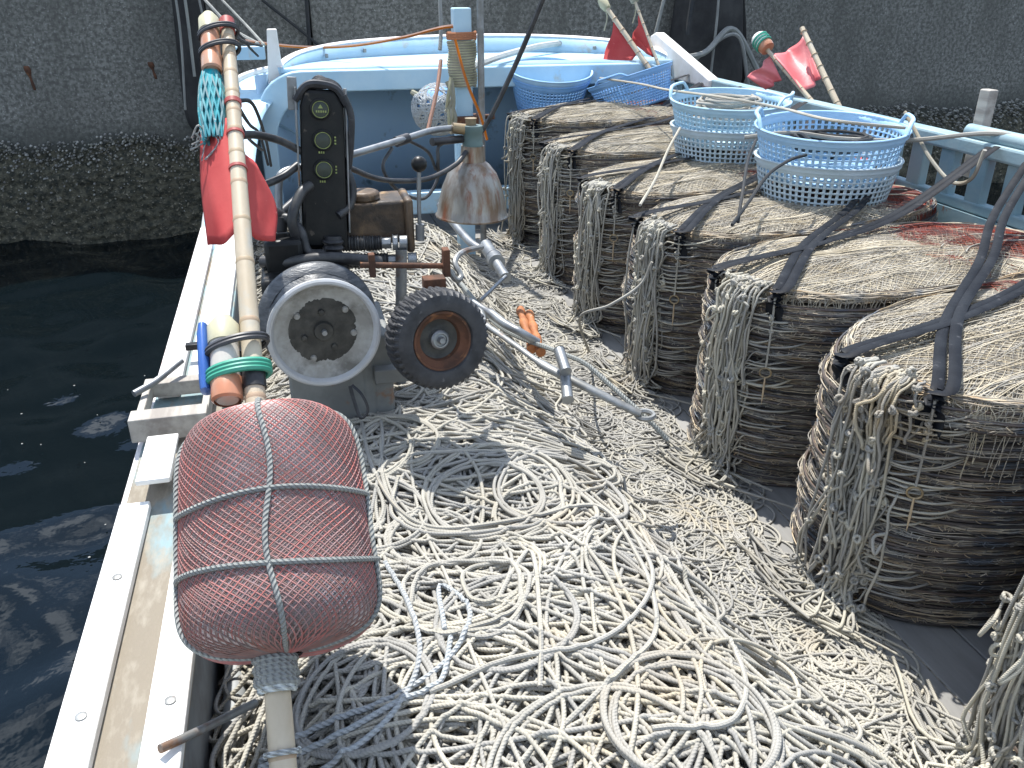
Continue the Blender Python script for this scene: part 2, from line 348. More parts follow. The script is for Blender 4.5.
tag(mb.build('floating_specks', 'scum', solid=.004), 'white specks of scum floating on the dark water', 'flotsam', kind='stuff')

# ------------------------------------------------------------------ quay wall
WY = 9.5
m = mat('exposed_aggregate_concrete', (.225, .225, .205), (.10, .10, .09), scale=26, lo=.40, hi=.58, rough=.9, bump=.004, bscale=70, c3=(.36, .37, .35), s3=44, lo3=.57, hi3=.66, detail=8)
nt = m.node_tree; N = nt.nodes; L = nt.links; b = N['Principled BSDF']
src = b.inputs['Base Color'].links[0].from_socket
tc = N.new('ShaderNodeTexCoord'); sp = N.new('ShaderNodeSeparateXYZ'); L.new(tc.outputs['Object'], sp.inputs[0])
big = N.new('ShaderNodeTexNoise'); big.inputs['Scale'].default_value = .9; big.inputs['Detail'].default_value = 6; L.new(tc.outputs['Object'], big.inputs['Vector'])
ad = N.new('ShaderNodeMath'); ad.operation = 'MULTIPLY_ADD'; ad.inputs[1].default_value = .55; L.new(big.outputs['Fac'], ad.inputs[0]); L.new(sp.outputs['Z'], ad.inputs[2])
r = N.new('ShaderNodeMapRange'); r.inputs['From Min'].default_value = .42; r.inputs['From Max'].default_value = .78; L.new(ad.outputs[0], r.inputs[0])
mx = N.new('ShaderNodeMix'); mx.data_type = 'RGBA'; L.new(r.outputs[0], mx.inputs[0]); mx.inputs[6].default_value = (.05, .056, .05, 1); L.new(src, mx.inputs[7])
st_ = N.new('ShaderNodeTexNoise'); st_.inputs['Scale'].default_value = 1.6; st_.inputs['Detail'].default_value = 7; st_.inputs['Roughness'].default_value = .7
mp_ = N.new('ShaderNodeMapping'); mp_.inputs['Scale'].default_value = (1.4, 1, .35); L.new(tc.outputs['Object'], mp_.inputs[0]); L.new(mp_.outputs[0], st_.inputs['Vector'])
sr = N.new('ShaderNodeMapRange'); sr.inputs['From Min'].default_value = .42; sr.inputs['From Max'].default_value = .68; sr.inputs['To Max'].default_value = .75; L.new(st_.outputs['Fac'], sr.inputs[0])
m2 = N.new('ShaderNodeMix'); m2.data_type = 'RGBA'; L.new(sr.outputs[0], m2.inputs[0]); L.new(mx.outputs[2], m2.inputs[6]); m2.inputs[7].default_value = (.085, .085, .075, 1)
L.new(m2.outputs[2], b.inputs['Base Color'])
M['wall'] = m
M['crust'] = mat('barnacle_crust', (.10, .095, .068), (.03, .033, .026), scale=20, rough=.9, bump=.03, bscale=30, c3=(.24, .22, .17), s3=30, lo3=.58, hi3=.66)
M['shell'] = mat('barnacle_shell', (.34, .34, .32), (.16, .16, .14), scale=12, rough=.85, island=.5)
wall = empty('harbour_wall', (3, WY, -.7), 'grey aggregate concrete quay wall with barnacles along its foot behind the bow', 'wall')
mb = MB()
for x0, x1 in ((-9, .30), (.325, 16)):
    mb.box(((x0+x1)/2, WY+1.5, .2), (x1-x0, 3, 4.4))
mb.build('concrete', 'wall', wall, smooth=False, bevel=.015)
for u, v, l in ((26, 66, .22), (150, 62, .16)):
    c = A(u, v, WY-.004); mb = MB(); n = 12; t = np.linspace(0, 1, n); wd = (.012+.012*np.sin(t*9))*(1-t)+.01
    mb.grid(np.stack([np.column_stack([c[0]-wd+.03*t, np.full(n, c[1]), c[2]-l*t]), np.column_stack([c[0]+wd+.03*t, np.full(n, c[1]), c[2]-l*t])])[::-1]); mb.build('rust_stain', 'rust', wall, solid=.003)
mb = MB()
gx = np.linspace(-5, 12, 420); gz = np.linspace(-1.3, .33, 60); X, Zz = np.meshgrid(gx, gz)
th = np.clip((.22+.08*snoise(X*2.5, 8, 5)-Zz)/.25, 0, 1)
D = th*(.05+.045*RS.rand(*X.shape))
D = np.where(th <= 0, -.02, D)
mb.grid(np.stack([X, WY-D, Zz], -1)); mb.build('barnacle_crust', 'crust', wall, ang=0)
mb = MB()
nb = 7000; bx = RS.uniform(-4, 10, nb); bz = .30-np.abs(RS.normal(0, .30, nb))+.07*snoise(bx*2.5, 8, 5); br = RS.uniform(.005, .017, nb)
for x, z, r in zip(bx, bz, br):
    an = np.arange(5)*1.2566+RS.rand()
    y = WY-.03-.06*RS.rand()
    V = [(x+r*math.cos(t), y+.02, z+r*math.sin(t)) for t in an]+[(x+.45*r*math.cos(t), y-r*.8, z+.45*r*math.sin(t)) for t in an]
    mb.add(V, [np.array([(i, (i+1) % 5, 5+(i+1) % 5, 5+i) for i in range(5)]), np.array([(5, 6, 7, 8, 9)])])
o = mb.build('barnacles', 'shell', wall, ang=0); o['kind'] = 'stuff'
mb = MB(); mb.box((3, WY+23, 2.2), (60, 40, .5)); tag(mb.build('quay_ground', 'wall'), kind='structure')

# ------------------------------------------------------------------ wall fenders and hanging ropes
def fender(x, z0, z1, rw, ry, label, ropes):
    t = empty('wall_fender', (x, 9.2, z0), label, 'fender', 'fenders hung on the quay wall')
    mb = MB(); k = 28; zs = np.linspace(z0, z1, 26); V = []
    for z in zs:
        u = (z-z0)/(z1-z0); s_ = (1-(1-min(u/.18, 1))**2)**.5*.9+.1; s_ *= 1-.35*u
        an = np.arange(k+1)*2*PI/k
        wv = 1+.12*snoise(an*3+u*2, 21, 4)
        V.append(np.stack([x+rw*s_*np.cos(an)*wv, 9.24+ry*s_*np.sin(an)*wv, np.full(k+1, z)], -1))
    V.insert(0, np.tile([(x, 9.24, z0-.005)], (k+1, 1)))
    mb.grid(np.array(V)); mb.build('body', 'fender', t, ang=0)
    for pts, r_, mt in ropes:
        mb = MB(); mb.tubes(curve(pts, 30), r_, 6); mb.build('rope', mt, t)
    return t
fender(4.55, .45, 2.1, .52, .2, 'large black fender draped on the quay wall behind the red flags', [
    ([(4.05, 9.0, 2.3), (3.9, 8.95, 1.6), (3.75, 8.9, 1.0)], .018, 'lash'), ([(4.2, 8.98, 2.3), (4.22, 8.96, 1.7), (4.2, 8.98, 1.2)], .03, 'rope_dark'),
    ([(4.45, 8.95, 2.3), (4.5, 8.94, 1.5), (4.5, 8.96, .7)], .014, 'lash'),
    ([(3.6, 8.5, 1.0), (4.3, 8.8, 1.02), (4.7, 8.95, 1.25), (5.1, 9.0, .8)], .03, 'lash'), ([(4.1, 8.95, .8), (4.7, 8.9, 1.2), (5.0, 9, .65)], .02, 'lash')])
fender(-.8, .3, 2.0, .2, .16, 'narrow black fender on the quay wall beside the teal net', [
    ([(-.9, 9.0, 2.3), (-.88, 8.98, 1.4), (-.95, 9.0, .6)], .012, 'lash'), ([(-.8, 9.0, 2.3), (-.8, 8.98, 1.5), (-.82, 9.0, .9)], .015, 'lash'),
    ([(-.72, 9.0, 2.3), (-.68, 8.98, 1.6), (-.62, 9.0, .9)], .012, 'lash')])
for pts, r_, mt, lab in (
    ([(.31, 9.44, 2.4), (.30, 9.42, 1.7), (.28, 9.43, 1.0)], .022, 'rope_dark', 'black rope hanging down the joint of the quay wall'),
    ([A(205, 0, 8.9), A(232, 28, 8.2), A(258, 44, 7.0)], .014, 'lash', 'grey mooring rope slanting from the wall to the white bitt, left of its pair'),
    ([A(222, 0, 8.9), A(246, 25, 8.2), A(264, 45, 7.0)], .012, 'lash', 'grey mooring rope slanting to the white bitt, right of its pair'),
    ([A(262, 0, 9.4), A(300, 30, 9.42), A(330, 55, 9.42)], .016, 'rope_dark', 'dark rope slanting down the wall towards the joint')):
    mb = MB(); mb.tubes(curve(pts, 30), r_, 6); tag(place(mb.build('hanging_rope', mt), pts[-1]), lab, 'rope')

# ------------------------------------------------------------------ the boat
boat = empty('fishing_boat', (1.3, 3, 0), 'pale blue open fishing boat with white gunwale planks moored against the quay', 'boat')
OUT = [(-.52, -1.2, .44), (-.52, 3, .44), (-.52, 4.6, .45), (-.52, 5.2, .5), (-.51, 5.8, .64), (-.48, 6.4, .82), (-.42, 6.9, .98), (-.25, 7.25, 1.04), (.1, 7.6, 1.06), (.6, 7.85, 1.07), (1.3, 8.05, 1.07),
       (2.0, 8.02, 1.07), (2.6, 7.8, 1.07), (3.05, 7.3, 1.03), (3.22, 6.5, .80), (3.22, 5.6, .72), (3.22, -1.2, .72)]
Ot = curve(OUT, 90); ctr = np.array((1.35, 3.2, 0))
low = Ot.copy(); low[:, :2] = ctr[:2]+(Ot[:, :2]-ctr[:2])*np.array([.93, .955]); low[:, 2] = -1.1
mid = (Ot*.6+low*.4); mid[:, 2] = Ot[:, 2]*.6-.44
mb = MB(); mb.grid(np.stack([Ot, mid, low])); mb.build('hull', 'hull', boat, solid=.05)
# deck planks
mb = MB()
for i in range(20):
    x = -.40+i*.18
    mb.box((x+.09, 2.8, -.03), (.174, 8.2, .06))
mb.build('deck', 'deck', boat, smooth=False, bevel=.004)
# inner side walls
mb = MB(); mb.box((-.34, 1.9, .2), (.03, 6.4, .42)); mb.box((-.36, 5.6, .3), (.03, 1.2, .6)); mb.build('inner_side', 'dark_in', boat)
mb = MB(); mb.box((3.12, 2.6, .36), (.05, 7.6, .74)); mb.build('inner_side', 'blue_old', boat)
for x, y0, y1, r_ in ((-.27, .7, 2.4, .028), (-.2, .7, 2.2, .022)):
    mb = MB(); mb.cyl((x, y0, .16), (x-.01, y1, .18), r_); mb.build('side_pipe', 'pipe', boat)
# port gunwale: walkway and planks
mb = MB(); mb.box((-.42, 1.7, .467), (.22, 6.2, .03)); mb.build('walkway', 'blue_worn', boat, bevel=.003)
for nm, x, wd, y0, y1, mt in (('gunwale_plank', -.497, .075, -1.2, 2.06, 'white'), ('gunwale_plank', -.340, .072, -1.2, 2.02, 'white'), ('gunwale_plank', -.485, .07, 2.74, 5.0, 'cap'), ('gunwale_plank', -.375, .115, 2.78, 4.9, 'white')):
    mb = MB(); mb.box((x, (y0+y1)/2, .496), (wd, y1-y0, .026)); p = mb.build(nm, mt, boat, smooth=False, bevel=.004)
    if y1 < 2.5:
        for yb in np.arange(.9, 2.05, .42):
            q = MB(); q.lathe([(0, .0), (.011, 0), (.011, .003), (.006, .005), (0, .005)], X=Matrix.Translation((x+.005, yb, .509)), k=14); q.build('bolt', 'steel_dull', p)
mb = MB(); mb.box((-.532, 1.9, .44), (.03, 6.2, .07)); mb.build('rubbing_strake', 'cap', boat, bevel=.004)
# roller chock on gunwale
ck = MB(); ck.box((-.44, 2.43, .545), (.22, .07, .075)); ck.box((-.44, 2.73, .53), (.22, .05, .05)); ck.box((-.535, 2.58, .53), (.022, .26, .05)); ck.box((-.345, 2.58, .53), (.022, .26, .05))
c0 = ck.build('chock', 'wood', boat, smooth=False, bevel=.004)
mb = MB(); mb.tubes(curve([(-.56, 2.60, .575), (-.5, 2.66, .585), (-.43, 2.77, .6)], 12), .011, 10); mb.build('rod', 'steel', c0)
mb = MB(); mb.box((-.445, 2.19, .56), (.085, .25, .016)); mb.box((-.445, 2.21, .53), (.06, .12, .05)); mb.build('cleat', 'white', boat, smooth=False, bevel=.004)
mb = MB(); mb.cyl((-.385, 3.0, .50), (-.385, 3.0, .56), .012, 10); mb.box((-.405, 2.98, .565), (.07, .03, .022)); mb.build('cleat', 'black', boat, bevel=.003)
# side deck sweeping up to the bow
rows = [(4.5, -.52, -.30, .465), (5.2, -.52, -.27, .52), (5.8, -.51, -.24, .66), (6.3, -.48, -.2, .79), (6.6, -.46, -.14, .88), (6.9, -.42, .02, .99), (7.2, -.28, .3, 1.045), (7.5, .0, .6, 1.06)]
R = curve(rows, 24)
V = [np.stack([np.linspace(r_[1], r_[2], 8), np.full(8, r_[0]), np.full(8, r_[3])+.01], -1) for r_ in curve([(a, b_, c_) for a, b_, c_, d_ in rows], 24)[:, [0, 1, 2]].tolist() and [(a[0], a[1], a[2], b_[0]) for a, b_ in zip(curve([(a, b_, c_) for a, b_, c_, d_ in rows], 24), curve([(d_, 0, 0) for a, b_, c_, d_ in rows], 24))]]
mb = MB(); mb.grid(np.array(V)); mb.build('side_deck', 'blue', boat, solid=.02)
mb = MB(); mb.tubes(Ot[20:60]+np.array((.02, 0, .035)), .03, 8, up=(0, 0, 1)); mb.build('bow_capping', 'white', boat)
# foredeck with bulwark
ARC = curve([(-.02, 6.86, 0), (.2, 7.3, 0), (.6, 7.66, 0), (1.3, 7.92, 0), (2.0, 7.9, 0), (2.6, 7.64, 0), (2.95, 7.25, 0), (3.08, 6.86, 0)], 48)
ZB = 1.13
tt = np.linspace(0, 1, 48); zt = ZB+.02+.135*np.sin(PI*tt)**.6
mb = MB()
V = np.stack([ARC*[1, 1, 0]+[0, 0, ZB], np.column_stack([ARC[:, 0], np.full(48, 6.78), np.full(48, ZB)])]); mb.grid(V[::-1]); mb.build('foredeck', 'blue', boat, solid=.03)
lo_ = ARC*[1, 1, 0]+[0, 0, ZB-.1]; hi_ = ARC.copy(); hi_[:, 2] = zt; hi_[:, :2] += (ARC[:, :2]-[1.5, 6.9])*.012
mb = MB(); mb.grid(np.stack([lo_, hi_])); bw = mb.build('bow_bulwark', 'blue', boat, solid=.045)
mb = MB(); mb.tubes(hi_, .03, 8, up=(0, 0, 1), flat=.45); mb.build('capping', 'cap', bw)
for i in (9, 14, 22, 30, 35, 40):
    p = (lo_[i]*.3+hi_[i]*.7); p = p+(np.array((1.5, 6.9, p[2]))-p)*.04
    q = MB(); q.box(p, (.025, .03, .03)); q.build('bolt', 'steel_dull', bw, bevel=.004)
# forepeak bulkhead with a rounded opening
def arch(x0, x1, z0, z1, r_, n=10):
    P = [(x0, z0)]
    for a in np.linspace(PI, PI/2, n): P.append((x0+r_+r_*math.cos(a), z1-r_+r_*math.sin(a)))
    for a in np.linspace(PI/2, 0, n): P.append((x1-r_+r_*math.cos(a), z1-r_+r_*math.sin(a)))
    P.append((x1, z0)); return np.array(P)
po = arch(-.22, 3.12, 0, 1.135, .34); pi_ = arch(-.1, 3.0, 0, .985, .36)
fr, bk = 6.70, 6.80
mk = lambda P, y: np.column_stack([P[:, 0], np.full(len(P), y), P[:, 1]])
mb = MB(); mb.grid(np.stack([mk(pi_, bk), mk(pi_, fr), mk(po, fr), mk(po, bk)])); mb.build('forepeak_frame', 'blue', boat, bevel=.012)
mb = MB()
AB = curve([(-.2, 6.8, 0), (.1, 7.25, 0), (.6, 7.5, 0), (1.3, 7.7, 0), (2.1, 7.68, 0), (2.7, 7.4, 0), (3.1, 6.8, 0)], 30)
mb.grid(np.stack([AB, AB+[0, 0, .6], AB+[0, 0, 1.1]])); mb.build('forepeak_lining', 'blue_in', boat, solid=.02)
mb = MB(); mb.tubes(curve([A(268, 119, 6.9), A(295, 133, 7.05), A(330, 155, 7.1)], 14), .02, 8, flat=.4, up=(0, 0, 1)); mb.build('stringer', 'blue', boat)
# a low blue thwart across the deck before the forepeak
mb = MB(); mb.box((1.6, 6.35, .22), (3.0, .12, .16)); mb.build('thwart', 'blue', boat, smooth=False, bevel=.01)
# bitts
bt = MB(); bt.prism([(-.12, 6.86, 1.0), (.0, 6.86, 1.0), (-.015, 6.86, 1.41), (-.085, 6.86, 1.41)], (0, .09, 0)); b0 = bt.build('bitt', 'white', boat, smooth=False, bevel=.008)
mb = MB(); mb.box((-.235, 6.92, 1.25), (.24, .09, .09)); mb.build('crossbar', 'blue', b0, smooth=False, bevel=.008)
bt = MB(); bt.prism([(-.36, 6.86, .9), (-.33, 6.86, .9), (-.32, 6.86, 1.32), (-.36, 6.86, 1.32)], (0, .09, 0)); bt.build('bitt', 'white', boat, smooth=False, bevel=.008)
bt = MB(); bt.prism([(3.06, 7.36, 1.0), (3.06, 7.28, 1.30), (3.06, 7.18, 1.33), (3.06, 6.1, 1.06), (3.06, 6.1, 1.0)], (.09, 0, 0)); bt.build('bitt', 'white', boat, smooth=False, bevel=.012)
# starboard rail
rail = MB(); rail.box((3.13, 3.9, 1.03), (.1, 6.6, .07)); rl = rail.build('side_rail', 'blue_old', boat, smooth=False, bevel=.012)
for y in np.arange(1.0, 7.0, .215):
    mb = MB(); mb.box((3.13, y, .885), (.05, .10, .22)); mb.build('picket', 'blue_old', rl, smooth=False, bevel=.008)
mb = MB(); mb.box((3.13, 3.9, .76), (.06, 6.4, .05)); mb.build('lower_rail', 'blue_old', rl, smooth=False, bevel=.008)
mb = MB(); mb.box((3.30, 3.62, 1.05), (.05, .07, .42), rx=.0); mb.build('stanchion', 'wood', rl, smooth=False, bevel=.006)
mb = MB(); mb.cyl((3.2, 3.2, 1.0), (3.2, 3.2, 1.16), .022, 12); mb.build('stanchion', 'steel_dull', rl)
mb = MB(); mb.cyl((3.13, 2.2, 1.09), (3.13, 3.5, 1.09), .035, 14); mb.build('top_tube', 'blue_old', rl)
# mast
mt_ = MB(); mt_.box((1.1, 5.62, .78), (.11, .11, 1.6)); ms = mt_.build('mast', 'blue', boat, smooth=False, bevel=.008)
mb = MB(); an = np.linspace(0, 2*PI*17, 17*16); rr_ = .082+.006*np.sin(an*3.1)
mb.tubes(np.column_stack([1.1+rr_*np.cos(an), 5.62+rr_*np.sin(an), 1.12+.27*an/an[-1]]), .0095, 6); mb.build('rope_wrap', 'rope_wrap', ms)
mb = MB(); an = np.linspace(0, 2*PI*4, 64); mb.tubes(np.column_stack([1.1+.088*np.cos(an), 5.62+.088*np.sin(an), 1.40+.04*an/an[-1]]), .009, 6); mb.build('rope_wrap', 'rope_orange', ms)
mb = MB(); mb.cyl((1.2, 5.52, 0), (1.2, 5.52, 1.95), .021, 14); mb.build('rod', 'steel_dull', ms)
mb = MB(); mb.box((1.12, 5.6, .92), (.20, .16, .05)); mb.box((1.27, 5.6, .93), (.06, .05, .03)); mb.build('clamp', 'rust', ms, bevel=.005)
mb = MB()
for i in range(7):
    z = RS.uniform(.85, 1.15); mb.tubes(curve([(1.0+RS.uniform(-.02, .02), 5.53, z+.1), (1.02+RS.uniform(-.04, .02), 5.5, z), (1.0+RS.uniform(-.03, .03), 5.53, z-.08)], 12), .013, 6)
mb.build('knotted_line', 'rope_wrap', ms)

# loose ropes at the bow
def rope_thing(name, pts, r_, mt, label, cat='rope', n=60, k=7, group=None):
    mb = MB(); mb.tubes(curve(pts, n), r_, k); o = mb.build(name, mt); place(o, min(pts, key=lambda p: p[2])); return tag(o, label, cat, group)
rope_thing('bow_rope', [A(237, 40, 6.9), A(300, 47, 7.5), A(350, 46, 7.2), A(400, 38, 6.5), A(440, 28, 5.7), A(460, 26, 5.6)], .011, 'rope_orange', 'slack orange rope running from the mast head to the port bow')
rope_thing('bow_rope', [A(441, 60, 5.5), A(437, 90, 5.4), A(428, 130, 5.3)], .012, 'rope_orange', 'short orange rope dropping beside the mast above the blue buoy')
rope_thing('bow_rope', [A(455, 40, 5.5), A(466, 80, 5.4), A(480, 115, 5.4), A(487, 140, 5.4)], .010, 'rope_orange', 'thin orange rope slanting across the front of the mast')
rope_thing('bow_rope', [A(468, 68, 5.65), A(484, 62, 6.2), A(505, 55, 6.9), A(540, 46, 7.5), A(572, 42, 7.9)], .026, 'rope_white', 'thick white rope from the mast to the bow bulwark')
rope_thing('bow_rope', [A(440, 0, 6.4), A(441, 30, 6.35), A(440, 50, 6.3)], .014, 'lash', 'grey halyard hanging left of the mast head')
bu = empty('buoy', A(437, 140, 6.2), 'round blue buoy wrapped in white rope under the foredeck', 'buoy')
c0 = A(438, 108, 6.3)
mb = MB(); mb.lathe([(max(.17*math.sin(a), 0), -.17*math.cos(a)) for a in np.linspace(0, PI, 16)], X=Matrix.Translation(tuple(c0)), k=28); mb.build('ball', 'bk_mid', bu)
mb = MB()
for i in range(60):
    ax = RS.normal(size=3); ax /= np.linalg.norm(ax); X_ = np.array(frame((0, 0, 0), ax).to_3x3()); t = np.linspace(0, 2*PI, 30)
    P = np.stack([.18*np.cos(t), .18*np.sin(t), .05*np.sin(t*2+RS.rand()*6)], -1)@X_.T
    if P[15:, 2].mean() > .12: continue
    P = P*np.where(P[:, 2:3] > .09, .9, 1.0)
    mb.tubes(P+c0, .008, 5)
mb.build('rope_netting', 'rope_blue', bu)
rope_thing('rope_heap', [A(412, 92, 6.6), A(425, 100, 6.5), A(415, 106, 6.5), A(430, 112, 6.4), A(418, 95, 6.4)], .02, 'rope_wrap', 'brown rope bunched under the foredeck beside the blue buoy')
# ------------------------------------------------------------------ rope pile: strands laid one after another on a height map
CELL = .005; GX0, GX1, GY0, GY1 = -.45, 1.75, .45, 6.35
nx, ny = int((GX1-GX0)/CELL), int((GY1-GY0)/CELL)
gxs = GX0+np.arange(nx)*CELL; gys = GY0+np.arange(ny)*CELL
GXX, GYY = np.meshgrid(gxs, gys)
def sm(a, b_, x): t = np.clip((x-a)/(b_-a), 0, 1); return t*t*(3-2*t)
def pile_h(x, y):
    xr = .80+.10*snoise(y*1.7, 31, 3)+.1*sm(2.2, 1.0, y)+.08*sm(3.2, 4.6, y)
    h = .335*(1-sm(xr-.22, xr+.26, x))
    h = h*(1-.6*(1-sm(-.33, -.02, x)))                    # lower against the port side
    h = h+.05*snoise(x*3+y*1.5, 33, 4)*(1-sm(xr-.1, xr+.3, x))
    h = h*(1-.30*np.exp(-(((x-.36)/.22)**2+((y-1.95)/.3)**2)))
    h = h+.03*(1-sm(1.25, 1.5, x))
    return np.maximum(h*(1-.5*sm(5.2, 6.3, y)), 0)
G = pile_h(GXX, GYY)-.045; G = np.where(G < 0, 0, G)
base = G.copy()
def walk(S, n, step, x, y, th, kap, sig, pref=None, pk=0, lim=None):
    P = np.zeros((S, n, 2)); k = kap.copy()
    for i in range(n):
        P[:, i, 0] = x; P[:, i, 1] = y
        k += -(k-kap)*.06+RS.normal(0, 1, S)*sig
        dth = k*step
        if pref is not None:
            pr = pref(x, y); dth = dth+pk*np.sin(2*(pr-th))*step
        lo_x, hi_x = lim(y)
        out = (x < lo_x) | (x > hi_x) | (y < GY0+.12) | (y > GY1-.15)
        cx = (lo_x+hi_x)/2; want = np.arctan2(np.where(y < 1, 1.5, np.where(y > 5.5, 4.5, y))-y, cx-x)
        df = np.arctan2(np.sin(want-th), np.cos(want-th))
        dth = np.where(out, np.clip(df, -1, 1)*13*step, dth)
        th = th+dth; x = x+np.cos(th)*step; y = y+np.sin(th)*step
        x = np.clip(x, GX0+.04, GX1-.05); y = np.clip(y, GY0+.04, GY1-.05)
    return P
ker = np.exp(-np.linspace(-1.7, 1.7, 21)**2); ker /= ker.sum()
def lay(P2, r_, stiff=1):
    n = len(P2)
    ix = np.clip(((P2[:, 0]-GX0)/CELL).round().astype(int), 3, nx-4); iy = np.clip(((P2[:, 1]-GY0)/CELL).round().astype(int), 3, ny-4)
    z0 = G[iy, ix]
    pad = np.pad(z0, 3, mode='edge'); mxf = np.lib.stride_tricks.sliding_window_view(pad, 7).max(1)
    z0s = .6*mxf+.4*z0
    pad = np.pad(z0s, 10, mode='edge'); z = np.convolve(pad, ker, 'valid')
    z = np.maximum(z, z0-.35*r_)+r_*.8
    kk = int(math.ceil(r_/CELL))
    for dy in range(-kk, kk+1):
        for dx in range(-kk, kk+1):
            d2 = (dx*dx+dy*dy)*CELL*CELL
            if d2 > r_*r_*1.3: continue
            hgt = z+math.sqrt(max(r_*r_-d2, 0))*.9
            G[iy+dy, ix+dx] = np.maximum(G[iy+dy, ix+dx], hgt)
    return np.column_stack([P2, z])
def make(S, n, step, r_, xf, yf, kap, sig, lim, pref=None, pk=0, th=None):
    y = yf(S); x = xf(y)
    th = RS.uniform(0, 2*PI, S) if th is None else th(S)
    P = walk(S, n, step, x, y, th, kap(S), sig, pref, pk, lim)
    return np.stack([lay(P[i], r_) for i in range(S)])
limM = lambda y: (np.full_like(y, -.27), .98+.1*np.sin(y*2.1))
limT = lambda y: (np.full_like(y, .88), 1.47+.06*np.sin(y*7.8+.6))
rnd = lambda a, b_: (lambda S: RS.uniform(a, b_, S))
def pref(x, y):
    a = np.full_like(x, -PI/3.1)
    a = np.where((y > 2.0) & (y < 3.3) & (x < .8), -.12, a)
    a = np.where(y > 3.3, -PI/2.6, a); return a
ynear = lambda S: .6+5.5*RS.beta(1.05, 1.9, S)
xm = lambda y: RS.uniform(-.22, .95, len(y)); xt = lambda y: RS.uniform(.9, 1.42, len(y))
sgn = lambda S, a, b_: RS.choice([-1, 1], S)*RS.uniform(a, b_, S)
RM = .0056; RT = .0043
batch_m, batch_t = [], []
batch_t.append(make(130, 150, .014, RT, xt, ynear, lambda S: sgn(S, 1, 14), 1.0, limT))
batch_m.append(make(150, 170, .016, RM, xm, ynear, lambda S: sgn(S, .2, 2.2), .22, limM, pref, 2.4))
batch_m.append(make(110, 170, .016, RM, xm, ynear, lambda S: sgn(S, 2, 6), .4, limM))
batch_t.append(make(170, 150, .014, RT, xt, ynear, lambda S: sgn(S, 1, 14), 1.0, limT))
batch_m.append(make(150, 170, .016, RM, xm, ynear, lambda S: sgn(S, .2, 2.6), .22, limM, pref, 2.8))
batch_m.append(make(60, 150, .014, RM, xm, ynear, lambda S: sgn(S, 5, 10), .5, limM))
batch_t.append(make(150, 150, .014, RT, xt, ynear, lambda S: sgn(S, 1, 15), 1.1, limT))
batch_m.append(make(85, 170, .016, RM, xm, ynear, lambda S: sgn(S, .3, 3.4), .24, limM, pref, 1.8))
batch_m.append(make(30, 130, .014, RM, xm, lambda S: RS.uniform(.9, 2.2, S), lambda S: sgn(S, 5, 11), .5, limM))
batch_m.append(make(36, 130, .014, RM, xm, lambda S: RS.uniform(.7, 3.0, S), lambda S: sgn(S, 5.5, 9), .12, limM))
batch_l = make(80, 300, .016, RM, xm, lambda S: .65+3.2*RS.beta(1, 1.6, S), lambda S: sgn(S, .3, 3.2), .12, limM, pref, 1.1)
batch_m.append(batch_l)
batch_m.append(make(18, 190, .016, RM, lambda y: RS.uniform(-.05, .8, len(y)), lambda S: RS.uniform(.85, 2.7, S), lambda S: sgn(S, 4.2, 8), .05, limM))
mb = MB()
st = 4
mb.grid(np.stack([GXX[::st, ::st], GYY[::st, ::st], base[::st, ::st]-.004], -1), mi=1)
keep = base[::st, ::st] > .002
for Bt in batch_m: mb.tubes(Bt, RM*RS.uniform(.9, 1.08, len(Bt)), 6, up=(0, 0, 1))
pile = mb.build('rope_pile', ['rope', 'bed'], ang=0)
# keep the packed bed only where rope is heaped
tag(place(pile, (.4, 2.5, 0)), 'big heap of thick pale longline rope filling the port side of the deck', 'rope')
mb = MB()
for Bt in batch_t: mb.tubes(Bt, RT*RS.uniform(.85, 1.1, len(Bt)), 6, up=(0, 0, 1))
tag(place(mb.build('rope_tangle', 'rope', ang=0), (1.2, 2.5, 0)), 'tangle of thinner pale rope on the deck along the feet of the pot stacks', 'rope')
# rope on top: individual coils and the pale blue line
def gz(x, y): return G[np.clip(((np.asarray(y)-GY0)/CELL).astype(int), 0, ny-1), np.clip(((np.asarray(x)-GX0)/CELL).astype(int), 0, nx-1)]
def laid_rope(name, pts2, r_, mt, label, n=160, k=8):
    P = curve([(p[0], p[1], 0) for p in pts2], 400)[:, :2]; ln = np.concatenate([[0], np.cumsum(np.hypot(*np.diff(P, axis=0).T))]); n = max(24, int(ln[-1]/.016)); q = np.linspace(0, ln[-1], n); P = np.column_stack([np.interp(q, ln, P[:, 0]), np.interp(q, ln, P[:, 1])]); o = MB().tubes(lay(P, r_), r_, k, up=(0, 0, 1)).build(name, mt)
    place(o, (pts2[0][0], pts2[0][1], 0)); return tag(o, label, 'rope')
def px(*uv): return [AZ(u, v, .36)[:2] for u, v in uv]
def loops(u, v, ru, rv, turns, drift=(0, 0), n=14, ph=0):
    L_ = []
    for i in range(int(turns*n)):
        a = i*2*PI/n+ph; f = 1+.08*math.sin(i*1.7); L_.append((u+drift[0]*i/n+ru*f*math.cos(a), v+drift[1]*i/n+rv*f*math.sin(a)))
    return px(*L_)
laid_rope('rope_loop', loops(470, 488, 92, 36, 1.7, (6, 6)), .0066, 'rope', 'wide open rope loop lying right of the red float below the white wheel')
laid_rope('rope_loop', loops(492, 590, 30, 24, 1.3)+px((530, 560), (540, 640), (540, 700)), .0062, 'rope', 'small tight rope loop in the middle of the heap')
laid_rope('rope_loop', loops(460, 600, 60, 42, 2.4, (5, 2)), .0062, 'rope', 'double rope loop right of the lower end of the red float')
laid_rope('rope_loop', px((360, 420), (375, 480), (420, 520), (520, 520), (600, 505), (640, 560), (655, 640), (620, 690), (560, 740)), .0064, 'rope', 'long rope strand curving over the heap from the pedestal to the front')
laid_rope('rope_loop', px((430, 700), (500, 675), (590, 662), (640, 620), (650, 560), (610, 480)), .0064, 'rope', 'rope strand crossing the front of the heap from left to right')
